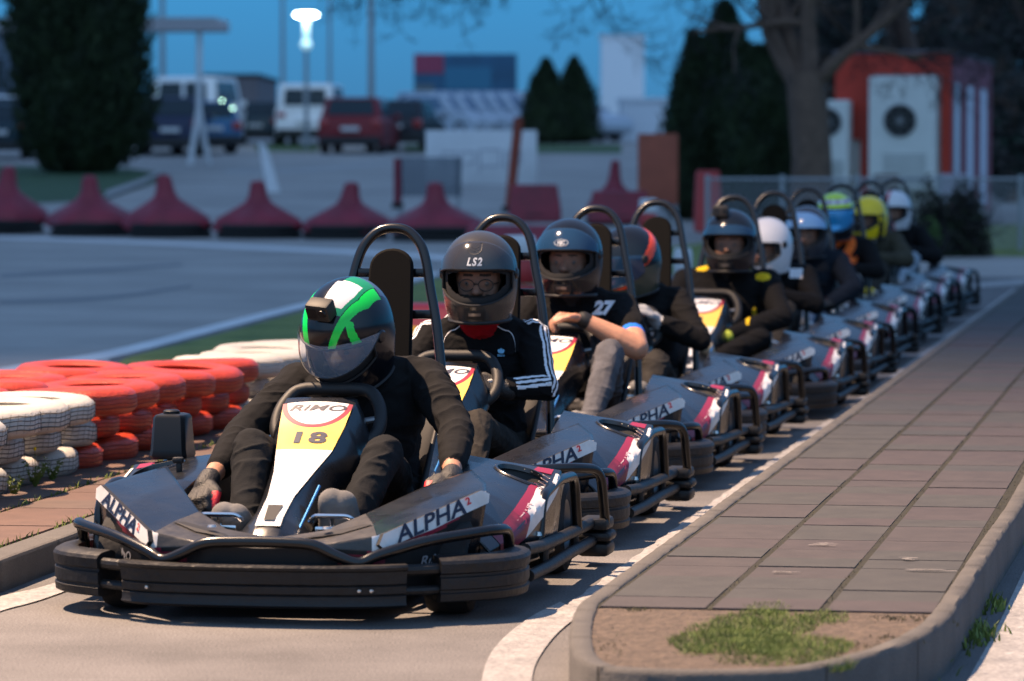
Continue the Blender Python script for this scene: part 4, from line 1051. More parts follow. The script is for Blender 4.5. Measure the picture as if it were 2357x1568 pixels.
# slabs
row0 = gl(1373, 1400)
ax = (UX, UY); px_ = (UY, -UX)
slabs = [mat('slab %d' % k, c, .82, bump=.4, bscale=200, var=.22, vscale=10, bdist=.004) for k, c in enumerate([(.048,.047,.045),(.054,.046,.046),(.046,.046,.046),(.055,.045,.046)])]
for m in slabs: add_speckle(m, 260, .22)
width = (rin0[0]-row0[0])*UY*1.0-(rin0[1]-row0[1])*UX
colw = width/3
b = MB(); rs = random.Random(5); s = 0.0; cw = colw-.018; row = 0
while s < 25.5:
    ln = rs.choice([.26,.25,.44,.27,.23,.28])
    for c in range(3):
        t0 = c*colw+.009; m = rs.choice([0,0,1,1,2,3]); dz = rs.uniform(-.0015,.0015); g = .003
        # far slabs of the third column end against the kerb
        q = [(s+g, t0), (s+ln-g, t0), (s+ln-g, t0+cw), (s+g, t0+cw)]
        top = [(row0[0]+a*ax[0]+t*px_[0], row0[1]+a*ax[1]+t*px_[1]) for a, t in q]
        b.add([(x, y, IZ+.001+dz) for x, y in top]+[(x, y, IZ-.02) for x, y in top], [(0,1,2,3),(0,4,5,1),(1,5,6,2),(2,6,7,3),(3,7,4,0)], m)
    s += ln
pv = b.build('island_paving', slabs, None, smooth=False); tag(pv, kind='structure')
ip = [(p.x, p.y, IZ-.003) for p in offset(PO, KW-.01)]
b = MB(); b.add(ip, [tuple(range(len(ip)))]); ob = b.build('island_bed', M_soil, None, smooth=False); tag(ob, kind='structure')
bm = bmesh.new(); bm.from_mesh(ob.data); bmesh.ops.triangulate(bm, faces=bm.faces[:]); bm.to_mesh(ob.data); bm.free()
b = MB()
for c in range(4):
    t0 = c*colw+(-.028 if c == 0 else -.016); t1 = c*colw+(.016 if c < 3 else .03)
    q = [(0, t0), (25.4, t0), (25.4, t1), (0, t1)]; b.add([(row0[0]+x*ax[0]+y*px_[0], row0[1]+x*ax[1]+y*px_[1], IZ-.0008) for x, y in q], [(0,1,2,3)])
tag(b.build('joint_moss', mat('mossy joint fill', (.022,.019,.012), .95, bump=.8, bscale=90, var=.5, vscale=25, col2=(.036,.035,.020)), None, smooth=False), kind='structure')
# pale scuffs on the slabs
b = MB()
for (a, t, la, lt) in ((1.55,.35,.07,.09),(1.2,.62,.05,.06),(.93,.66,.012,.19),(.82,.33,.008,.09)):
    for k in range(14):
        a0 = a+rs.uniform(0, la); t0 = t+rs.uniform(0, lt*.5); w_ = rs.uniform(.2, .5)*lt
        q = [(a0, t0), (a0+.004, t0), (a0+.004, t0+w_), (a0, t0+w_)]
        b.add([(row0[0]+x*ax[0]+y*px_[0], row0[1]+x*ax[1]+y*px_[1], IZ+.0042+.0002*k) for x, y in q], [(0,1,2,3)])
tag(b.build('slab_scuffs', mat('pale scuff', (.3,.28,.26), .8), None, smooth=False), kind='stuff')
# grass blades
def blades(name, pts, h0, h1, m, lean=.5, wd=.0016, label=None, cat_='grass'):
    b = MB(); r = random.Random(len(pts))
    for (x, y, z) in pts:
        h = r.uniform(h0, h1); a = r.uniform(0, 6.28); l = r.uniform(.1, lean)*h; dx, dy = math.cos(a)*l, math.sin(a)*l; c = r.uniform(0, 3.14); wx, wy = math.cos(c)*wd, math.sin(c)*wd
        b.v += [(x-wx, y-wy, z), (x+wx, y+wy, z), (x+dx*.4+wx*.7, y+dy*.4+wy*.7, z+h*.6), (x+dx*.4-wx*.7, y+dy*.4-wy*.7, z+h*.6), (x+dx, y+dy, z+h)]
        o = len(b.v)-5; b.f += [(o, o+1, o+2, o+3), (o+3, o+2, o+4)]; b.m += [0, 0]
    o = b.build(name, m, None, smooth=False, fix=False); tag(o, label, cat_, kind='stuff'); return o
bl = []; r_ = random.Random(9)
tufts = [(1760,1440,125,32,5200),(1690,1480,150,30,5600),(1830,1490,140,26,4600),(1900,1530,70,10,500),(1900,1425,60,16,900),(1770,1405,50,14,900),(1640,1455,60,20,700),(1800,1520,160,16,1500),(1600,1500,40,14,350)]
for (cx_, cy_, rx, ry, nn) in tufts:
    for _ in range(nn):
        a = r_.uniform(0, 6.28); q = r_.random()**.6; p = G(cx_+rx*q*math.cos(a), cy_+ry*q*math.sin(a), IZ); bl.append((p.x, p.y, IZ-.012))
blades('grass', bl, .009, .024, M_grass, 1.1, .0011, label='green tuft of grass on the bare soil of the traffic island')
bl = []
for (a_, n_) in (((1470,1405,45,5),140), ((2080,1425,90,8),260), ((1400,1490,40,30),90), ((1980,1490,60,12),160), ((2060,1470,50,6),140)):
    for _ in range(n_): p = G(a_[0]+r_.gauss(0, .5)*a_[2], a_[1]+r_.gauss(0, .5)*a_[3], IZ); bl.append((p.x, p.y, IZ-.012))
for c in range(4):   # moss and weeds in the long joints
    for _ in range(1500 if c in (0, 3) else 900):
        s_ = r_.random()**1.6*24; t_ = c*colw+r_.gauss(0, .004)+(-.006 if c == 0 else .004 if c == 3 else 0); x = row0[0]+s_*ax[0]+t_*px_[0]; y = row0[1]+s_*ax[1]+t_*px_[1]; bl.append((x, y, IZ-.012))
blades('joint_weeds', bl, .008, .018, mat('mossy weed', (.07,.075,.03), .9, var=.5, vscale=10, col2=(.13,.12,.06)), .9, .0022, label='low weeds and moss in the joints of the island', cat_='weeds')
bl = []
for (px0, py0, sp, nn) in ((2255,1470,24,110),(2180,1500,30,80),(2350,1240,14,260),(2120,1545,40,90),(2290,1400,16,60)):
    for _ in range(nn): p = G(px0+r_.gauss(0, sp), py0+r_.gauss(0, sp*.5), 0); bl.append((p.x, p.y, 0))
blades('kerb_weeds', bl, .012, .035, M_grass, .9, .004, label='small weeds at the foot of the right-hand island kerb', cat_='weeds')
# --- painted lines
KO = offset(PO, -.003); nearL = [p for p in PO if p.y > 9.6 and p.x < left0[0]+26*UX+.01 and (p-PO[0]).length < 27.5]
nearL = [p for p in PO[:int(25.75/.06)]]
a = [(p.x, p.y) for p in offset(nearL, -.125)]; c = [(p.x, p.y) for p in offset(nearL, -.185)]
b = MB(); n = len(nearL)
for i in range(n): b.v += [(a[i][0], a[i][1], .004), (c[i][0]+.004*math.sin(i*1.3), c[i][1], .004)]
b.f = [(2*i, 2*i+1, 2*i+3, 2*i+2) for i in range(n-1)]; b.m = [0]*(n-1)
tag(b.build('kerb_line', M_paint, None, smooth=False), kind='structure')
def stroke(name, Lp, Rp, z=.004):
    b = MB(); A = cat([G(*p, 0) for p in Lp], 6); B = cat([G(*p, 0) for p in Rp], 6); n = min(len(A), len(B))
    for i in range(n): b.v += [(A[i].x, A[i].y, z+gz(A[i].y)), (B[i].x, B[i].y, z+gz(B[i].y))]
    b.f = [(2*i, 2*i+1, 2*i+3, 2*i+2) for i in range(n-1)]; b.m = [0]*(n-1); tag(b.build(name, M_paint, None, smooth=False), kind='structure')
stroke('flare_line', [(1290,1392),(1225,1425),(1160,1475),(1120,1530),(1104,1610),(1100,1700)], [(1349,1420),(1312,1440),(1270,1480),(1232,1540),(1222,1610),(1220,1700)], .0045)
stroke('right_line', [(2200,1640),(2240,1560),(2300,1450),(2370,1300),(2460,1120)], [(2330,1640),(2370,1560),(2420,1450),(2480,1300),(2560,1120)])
stroke('left_line', [(-60,1440),(0,1412),(80,1390),(160,1362)], [(-60,1400),(0,1378),(80,1360),(130,1345)])
M_pk = M_paint; M_paint = mat('pale track line', (.62,.61,.60), .6, var=.15, vscale=1.5)
stroke('track_edge_line', [(-400,935),(0,868),(250,826),(500,762),(690,712),(860,672),(1010,634)], [(-400,912),(0,848),(250,808),(500,746),(690,700),(860,661),(1010,626)])
stroke('track_far_line', [(-200,545),(200,556),(600,575),(900,590),(1100,606)], [(-200,540),(200,550),(600,567),(900,581),(1100,594)])
M_old=M_pk; M_paint=mat('faint track mark', (.17,.17,.175), .8)
stroke('track_mark', [(0,640),(200,628),(420,612)], [(0,632),(200,621),(420,607)])
stroke('track_mark', [(0,700),(240,690),(440,662)], [(0,694),(240,683),(440,657)])
M_paint=M_old
stroke('far_lane_line', [(2180,668),(2290,660),(2400,652)], [(2180,657),(2290,649),(2400,641)])
M_paint = mat('rubber skid mark', (.06,.06,.062), .75)
M_paint = M_old
# red and white painted run-off kerb by the track
kr = [mat('kerb red', (.30,.06,.06), .7, var=.3, vscale=5), mat('kerb white', (.42,.41,.42), .7, var=.2, vscale=5)]
b = MB(); A = [G(-200,925,0), G(0,895,0), G(120,872,0), G(250,848,0)]; B = [G(-200,905,0), G(0,878,0), G(120,856,0), G(250,832,0)]
A = cat(A, 4); B = cat(B, 4)
for i in range(len(A)): b.v += [(A[i].x, A[i].y, .02), (B[i].x, B[i].y, .012)]
b.f = [(2*i, 2*i+1, 2*i+3, 2*i+2) for i in range(len(A)-1)]; b.m = [i % 2 for i in range(len(A)-1)]
tag(b.build('track_kerb', kr, None, smooth=False), kind='structure')
# grass strips
gp = lambda L_: [(G(x, y, 0).x, G(x, y, 0).y) for x, y in L_]
sheet('grass_strip', gp([(-500,1060),(0,925),(120,895),(250,852),(290,826),(500,772),(690,721),(860,680),(1010,642),(1300,600),(1620,560),(1720,600),(1500,640),(1200,700),(700,850),(300,950),(-500,1250)]), .008, M_turf)
sheet('right_verge', [(W(2110,0,48).x, 47.5), (W(2450,0,46).x, 45.5), (20, 45), (20, 62), (3, 62), (W(1700,0,52).x, 50)], .006, M_turf)
def S(px, py):
    # point on the rising lot seen at this pixel
    k = (py-HOR)/F; Y = (CAMH+1.16)/(.02+k) if (CAMH+1.16)/(.02+k) > 58 else CAMH/k
    return ((px-CX)/F*Y, Y)
sheet('left_lawn', [S(-120,380),S(60,382),(S(300,388)),S(372,398),S(385,412),S(240,462),S(60,470),S(-120,470)], .006, mat('dusk lawn', (.03,.07,.02), .95, bump=1, bscale=20, var=.4, vscale=1.5))
stroke2 = lambda name, L1, L2, m: None
def ribbon(name, L1, L2, z, m):
    A = [S(*p) for p in L1]; B = [S(*p) for p in L2]; b = MB()
    for p, q in zip(A, B): b.v += [(p[0], p[1], gz(p[1])+z), (q[0], q[1], gz(q[1])+z)]
    b.f = [(2*i, 2*i+1, 2*i+3, 2*i+2) for i in range(len(A)-1)]; b.m = [0]*(len(A)-1); tag(b.build(name, m, None, smooth=False), kind='structure')
ribbon('lot_kerb_line', [(240,462),(330,428),(372,404)], [(245,446),(330,416),(366,398)], .05, M_paint)
ribbon('lot_line', [(520,392),(700,388),(900,372)], [(520,400),(700,396),(900,378)], .006, M_paint)
sheet('far_grass', [S(590,349),S(730,350),S(735,334),S(590,332)], .01, mat('bright turf', (.04,.085,.015), .95, var=.4, vscale=2))
sheet('far_grass', [S(930,352),S(1430,354),S(1430,334),S(930,334)], .01, MATS['bright turf'])
# --- left pavement with its kerb
LZ = .09
k0 = Vector((-1.385, 11.15, 0)); d_ = Vector((UX*.9, UY, 0)).normalized(); nL = Vector((-d_.y, d_.x, 0))
b = MB()
def strip(b, s0, s1, t0, t1, z0, z1, mi=0):
    q = [k0+d_*s0+nL*t0, k0+d_*s1+nL*t0, k0+d_*s1+nL*t1, k0+d_*s0+nL*t1]
    b.add([(p.x, p.y, z1) for p in q]+[(p.x, p.y, z0) for p in q], [(0,1,2,3),(0,4,5,1),(1,5,6,2),(2,6,7,3),(3,7,4,0)], mi)
s = -9
while s < 22: strip(b, s, s+.596, 0, .10, -.03, LZ+rs.uniform(-.001,.001)); s += .6
o = b.build('left_kerb', M_conc, None, smooth=False); tag(o, kind='structure'); m = o.modifiers.new('b', 'BEVEL'); m.width = .01; m.segments = 2
redsl = [mat('red slab %d' % k, c, .85, bump=.4, bscale=180, var=.2, vscale=9, bdist=.004) for k, c in enumerate([(.105,.064,.050),(.098,.060,.048),(.092,.064,.052)])]
for m in redsl: add_speckle(m, 240, .2)
b = MB(); s = -8.0
while s < 22:
    for c in range(2): strip(b, s+.003, s+.297, .114+c*.30, .114+c*.30+.288, LZ-.02, LZ-.002+rs.uniform(-.0012,.0012), rs.choice([0,1,2]))
    s += .30
tag(b.build('left_paving', redsl, None, smooth=False), kind='structure')
b = MB(); strip(b, -8, 22, .1, 1.6, LZ-.05, LZ-.012); tag(b.build('left_bed', M_soil, None, smooth=False), kind='structure')
bl = []
for _ in range(1500):
    s_ = r_.uniform(-2.5, 7); t_ = r_.choice([.108, .408, .71])+r_.gauss(0, .006); p = k0+d_*s_+nL*t_; bl.append((p.x, p.y, LZ-.008))
for _ in range(1400):
    s_ = r_.uniform(-.5, 7); t_ = .735+r_.gauss(0, .018); p = k0+d_*s_+nL*t_; bl.append((p.x, p.y, LZ-.008))
blades('paving_weeds', bl, .008, .032, mat('fresh weed', (.10,.14,.02), .8, var=.4, vscale=10), .9, .003, label='small fresh weeds along the joints of the red paving', cat_='weeds')
# flowering weeds before the white tyres
for (px0, py0, hh, lab) in ((78,1110,.105,'tall thin flowering weed with a yellow bloom before the white tyres'),(30,1128,.07,'low feathery weed with white specks before the white tyres'),(118,1095,.075,'wispy weed with tiny white blooms beside the white tyres')):
    p = G(px0, py0+10, LZ); root = empty('weed', (p.x-.0, p.y, LZ-.01), 0, lab, 'plant', 'flowering weeds at the tyre wall'); b = MB(); c = MB(); f_ = MB()
    for _ in range(26):
        a = r_.uniform(0, 6.28); l = r_.uniform(.3, 1)*hh; q = Vector((math.cos(a)*l*.5, math.sin(a)*l*.3, l)); b.tube([(0,0,0), q*.5+V3(0,0,.008), q], [.0012,.0009,.0005], 4)
        for _k in range(5):
            u = q*r_.uniform(.2, 1); c.add([u, u+V3(r_.uniform(-.012,.012), r_.uniform(-.01,.01), .010), u+V3(r_.uniform(-.012,.012), 0, .003)], [(0,1,2)])
        if _ < 12: vs, fs = capsule_geo(q, .0020, q+V3(0,0,.001), .0020, 6, 2); f_ = MB(); f_.add(vs, fs, 0); f_.build('bloom', [M_white], root)
    if 'yellow' in lab: vs, fs = capsule_geo((0,0,hh*1.25), .005, (0,0,hh*1.25+.003), .005, 8, 3); f_ = MB(); f_.add(vs, fs, 0); f_.build('bloom', [yelc], root); b.tube([(0,0,0),(0,0,hh*1.25)], .001, 4)
    b.build('stem', MATS['fresh weed'], root); c.build('leaves', MATS['fresh weed'], root, smooth=False, fix=False)
# --- tyre wall
Tw = mat('white painted tyre', (.42,.405,.37), .55, bump=.3, bscale=70, var=.16, vscale=9); Tgo = mat('orange tread groove', (.20,.022,.012), .8)
To = mat('orange painted tyre', (.38,.036,.012), .45, bump=.35, bscale=70, var=.25, vscale=10, coat=.15)
Tgr = mat('tread groove', (.075,.068,.06), .9)
def tyre_mesh(r, w, m, grooves=True):
    b = MB(); h = w/2
    prof = [(r*.52,-h*.72),(r*.60,-h*.95),(r*.75,-h*1.02),(r*.90,-h*.90),(r*.975,-h*.62),(r,-h*.3),(r,h*.3),(r*.975,h*.62),(r*.90,h*.90),(r*.75,h*1.02),(r*.60,h*.95),(r*.52,h*.72),(r*.56,h*.5),(r*.8,0),(r*.56,-h*.5)]
    b.lathe(prof, (0,0,0), 'z', 44, 0, closed=True)
    for k in range(4):
        z = -h*.45+h*.3*k; b.tube([(r*1.0005*math.cos(a/40*6.2832), r*1.0005*math.sin(a/40*6.2832), z+.004*math.sin(a*1.7)*.6) for a in range(40)], .0016, 4, 1, closed=True)
    for k in range(46 if grooves else 0):
        a = k/46*6.2832; b.tube([(r*1.001*math.cos(a+.03*q), r*1.001*math.sin(a+.03*q), h*.62*q+.002*math.sin(k*2.3)) for q in (-1,-.4,.4,1)], .0006, 4, 1)
    o = b.build('tyre', [m, (Tgr if grooves else mat('dirty white groove', (.25,.23,.2), .8)) if m is Tw else Tgo]); me = o.data; bpy.data.objects.remove(o); return me
mw, mo, mw2 = tyre_mesh(.215, .098, Tw), tyre_mesh(.215, .098, To, False), tyre_mesh(.215, .098, Tw, False)
base0 = Vector((-1.61, 13.0, 0)); ud = Vector((UX, UY, 0)); pl = Vector((-UY, UX, 0))
rt = random.Random(21); LAYER = ['bottom', 'second', 'third', 'topmost']
def put_tyre(col, s, t, z, k, layer, extra='', tilt=None):
    o = bpy.data.objects.new('tyre', (mw if k < 7 else mw2) if col == 'white' else mo); C.objects.link(o); p = base0+ud*s+pl*t
    o.location = (p.x, p.y, z); o.rotation_euler = tilt or (R(rt.uniform(-3,3)), R(rt.uniform(-3,3)), rt.uniform(0, 6.28)); sc_ = rt.uniform(.96, 1.04)*(1.08 if layer == 'topmost' else 1); o.scale = (sc_, sc_, rt.uniform(.95,1.04))
    tag(o, '%s tyre of %s' % (layer, extra), 'tyre', '%s tyres of the tyre wall' % col)
ORD = ['first','second','third','fourth','fifth','sixth','seventh','eighth','ninth','tenth','eleventh','twelfth']
k = 0; cnt = {'w': 0, 'o': 0, 'v': 0}
for k in range(16):
    s = -.9+.40*k
    col = 'white' if k < 6 else ('orange' if k < 12 else 'white'); key = 'w' if k < 6 else ('o' if k < 12 else 'v'); i_ = cnt[key]; cnt[key] += 1
    nm = '%s %s front stack %s' % (ORD[i_], col, {'w': 'at the near end', 'o': 'in mid wall', 'v': 'at the far end'}[key])
    nl = 2 if k < 2 else 3
    for l in range(nl):
        z = LZ-.012+.049+l*.092; so = .20 if l % 2 else 0; t = .215+rt.uniform(-.02,.02)+(.075 if l < nl-1 else 0)
        lay = LAYER[l] if l < nl-1 else 'topmost'
        tl = (R(-24), R(-18), 1) if (k == 1 and l == nl-1) else None
        put_tyre(col, s+so+rt.uniform(-.02,.02), t, z+(.05 if tl else 0), k, lay, nm, tl)
    if 4 < k < 10:
        col = 'orange'
        nm2 = 'stack behind '+nm
        for l in range(3): put_tyre(col, s+.2+rt.uniform(-.03,.03), .60+rt.uniform(-.03,.03), LZ+.037+l*.092+(.01 if l == 2 else 0), k, LAYER[l] if l < 2 else 'topmost', nm2)
# ---------------------------------------------------------------- background
M_redb = mat('red barrier plastic', (.22,.012,.03), .5, var=.3, vscale=3); M_rust = mat('rust red wood', (.30,.06,.035), .8, var=.35, vscale=6)
M_galv = mat('galvanised steel', (.30,.32,.34), .45, metal=.5); M_wbg = mat('weathered white', (.66,.67,.69), .5, var=.1, vscale=2); M_blk2 = mat('dark interior', (.006,.006,.007), .6)
# red covers with spires over black tyres along the far side of the track
def cover(px, topy, boty, wpx, label, lean=0):
    Y = CAMH*F/(boty-HOR); root = empty('track_marker', ((px-CX)/F*Y, Y+.3, gz(Y)), 0, label, 'track barrier', 'red spired covers along the track')
    h = (boty-topy)/F*Y; r = wpx*1.06/F*Y/2
    b = MB(); vs = []; n = 28; rr = random.Random(int(px))
    prof = [(1.0,.16),(1.02,.22),(.93,.34),(.74,.43),(.50,.53),(.30,.63),(.22,.74),(.19,.86),(.16,.97),(.08,1.0),(0,1.0)]
    for (q, z) in prof:
        for k in range(n):
            a = 2*math.pi*k/n; fo = 1+(.07*math.sin(a*5+px)+.04*math.sin(a*9))*(q > .4); vs.append((r*q*fo*math.cos(a)+lean*z, r*q*fo*math.sin(a)*.8, h*z-(.03*math.sin(a*4) if z < .3 else 0)))
    b.add(vs, [(i*n+k, i*n+(k+1) % n, (i+1)*n+(k+1) % n, (i+1)*n+k) for i in range(len(prof)-1) for k in range(n)]); b.build('cover', M_redb, root)
    for l in range(2 if h > .7 else 1):
        b = MB(); z = .0+l*.10; b.lathe([(r*.5,z+.01),(r*.9,z+.0),(r*.97,z+.04),(r*.97,z+.07),(r*.9,z+.10),(r*.5,z+.095)], (0,0,0), 'z', 24); b.build('tyre', M_rub, root)
for (px, t, bo, w_, lb) in ((2,384,540,185,'tall red cover at the left end of the far barrier'),(207,404,545,190,'red cover below the tall evergreen, with a cut-off spire'),(388,402,548,190,'red spired cover right of the evergreen hedge column'),(594,416,550,195,'red spired cover under the parked white van, near the middle of the far row'),
    (793,420,552,195,'red spired cover below the red car'),(1005,420,556,205,'red spired cover in front of the white banner'),(1410,380,530,120,'dark red cone cover left of the orange board')):
    cover(px, t, bo, w_, lb, .09*math.sin(px))
def slab_thing(name, px0, px1, py0, py1, Y, m, label, cat_, thick=.06, parts=None, grp=None):
    a = W(px0, py0, Y); c = W(px1, py1, Y); root = empty(name, ((a.x+c.x)/2, Y, 0), 0, label, cat_, grp); b = MB(); hw = (c.x-a.x)/2
    b.box((-hw, -thick/2, c.z), (hw, thick/2, a.z), bev=.01); b.build('panel', m, root)
    if parts:
        b = MB()
        for s in (-1, 1): b.box((s*hw*.9-.03, thick/2, gz(Y)), (s*hw*.9+.03, thick/2+.06, a.z-.02))
        b.build('post', M_galv, root)
    return root
# white banner with faint lettering
rb = slab_thing('banner', 980, 1236, 300, 426, 62, M_wbg, 'white banner with faint pale lettering behind the red barriers', 'banner', .03, True)
a_ = W(980, 300, 62); c_ = W(1236, 426, 62); cx = (a_.x+c_.x)/2
b = MB(); M_faint = mat('faint lettering', (.36,.37,.43), .6)
for k, (x0, x1, y0, y1) in enumerate(((1020,1050,350,392),(1062,1092,350,392),(1104,1150,345,398),(1163,1200,350,392))):
    p, q = W(x0, y0, 62), W(x1, y1, 62); b.tube([(p.x-cx, -.018, q.z), (p.x-cx, -.018, p.z), (q.x-cx, -.018, p.z), (q.x-cx, -.018, q.z+.1), (p.x-cx+.04, -.018, q.z+.1)], .012, 4)
b.build('lettering', M_faint, rb)
def post(px0, px1, py0, py1, Y, m, label, lean=0):
    a = W(px0, py0, Y); c = W(px1, py1, Y); root = empty('post', (c.x, Y, c.z-.02), 0, label, 'post'); w_ = (px1-px0)/F*Y/2; b = MB()
    b.tube([(0,0,0), ((a.x-c.x)*lean, 0, a.z-c.z)], w_, 4); b.build('shaft', m, root, smooth=False); b = MB(); b.box((-w_*1.6,-w_*1.6,-.03), (w_*1.6,w_*1.6,.05)); b.build('foot', M_blk2, root)
post(1150, 1172, 268, 480, 57, M_rust, 'tall leaning rust red wooden post in front of the banner', -1.0)
post(898, 915, 362, 472, 60, M_redb, 'short red post left of the mesh barrier')
r0 = slab_thing('mesh_barrier', 915, 1062, 362, 452, 60.5, mat('fine grey netting', (.16,.19,.23), .9, alpha=.55), 'grey netting barrier between the red post and the banner', 'barrier', .01, True)
def block(px0, px1, py0, py1, Y, m, label, name='barrier_block', cat_='barrier', m2=None):
    a = W(px0, py0, Y); c = W(px1, py1, Y); hw = (c.x-a.x)/2; root = empty(name, ((a.x+c.x)/2, Y+.25, c.z), 0, label, cat_); h = a.z-c.z
    b = MB(); vs = [(-hw,-.28,0),(hw,-.28,0),(hw,.28,0),(-hw,.28,0),(-hw,-.25,h*.3),(hw,-.25,h*.3),(hw,.25,h*.3),(-hw,.25,h*.3),(-hw*.86,-.13,h),(hw*.86,-.13,h),(hw*.86,.13,h),(-hw*.86,.13,h)]
    b.add(vs, [(0,3,2,1),(0,1,5,4),(1,2,6,5),(2,3,7,6),(3,0,4,7),(4,5,9,8),(5,6,10,9),(6,7,11,10),(7,4,8,11),(8,9,10,11)]); o = b.build('shell', m, root, smooth=False); mm = o.modifiers.new('b', 'BEVEL'); mm.width = .03; mm.segments = 2
    b = MB(); b.box((-hw*.3,-.262,h*.05), (hw*.3,-.2,h*.22)); b.build('fork_slot', M_blk2, root)
    if m2: b = MB(); b.box((-hw*.99,-.285,h*.28), (hw*.99,-.24,h*.5), bev=.01); b.build('band', m2, root)
block(1170, 1292, 425, 512, 56, M_redb, 'wide red plastic barrier block at the foot of the rust red post')
block(1355, 1500, 440, 512, 55, M_redb, 'low dark red barrier block below the orange board')
block(1600, 1662, 393, 535, 54, mat('bright red plastic', (.42,.03,.03), .5), 'narrow bright red box before the dark evergreen', 'utility_box', 'box')
block(1060, 1300, 520, 600, 41, M_redb, 'long pinkish red barrier behind the second and third drivers')
slab_thing('board', 1468, 1560, 308, 470, 58, mat('faded orange board', (.38,.10,.06), .8, var=.2, vscale=3), 'faded orange red board leaning before the dark evergreens', 'board', .05, True)
# red and white drums by the inner grass
def drum(px, topy, boty, wpx, Y, label, flip=False):
    a = W(px, topy, Y); zb = W(px, boty, Y).z; zb = max(zb, 0); root = empty('drum_stack', (a.x, Y, 0), 0, label, 'tyre stack', 'white and red stacks beside the inner track'); r = wpx/F*Y/2; n = max(2, round(a.z/.16)); h = a.z/n
    for k in range(n):
        b = MB(); z = k*h; b.lathe([(r*.5,z+h*.05),(r*.85,z+.005),(r,z+h*.25),(r,z+h*.75),(r*.85,z+h-.005),(r*.5,z+h*.95)], (0,0,0), 'z', 24)
        b.build('tyre', (M_wbg if (k >= n-1) != flip else MATS['bright red plastic']), root)
drum(1196, 540, 700, 78, 27, 'white topped red stack seen between the second and third headrests')
drum(1572, 570, 690, 44, 28, 'white and red stack glimpsed right of the fourth headrest')
drum(1492, 456, 560, 42, 40, 'pale round topped stack above the fourth roll hoop')
block(915, 1050, 702, 800, 21.5, M_redb, 'red barrier with a yellow foot seen through the first roll hoop', m2=mat('yellow foot', (.6,.35,.02), .5))
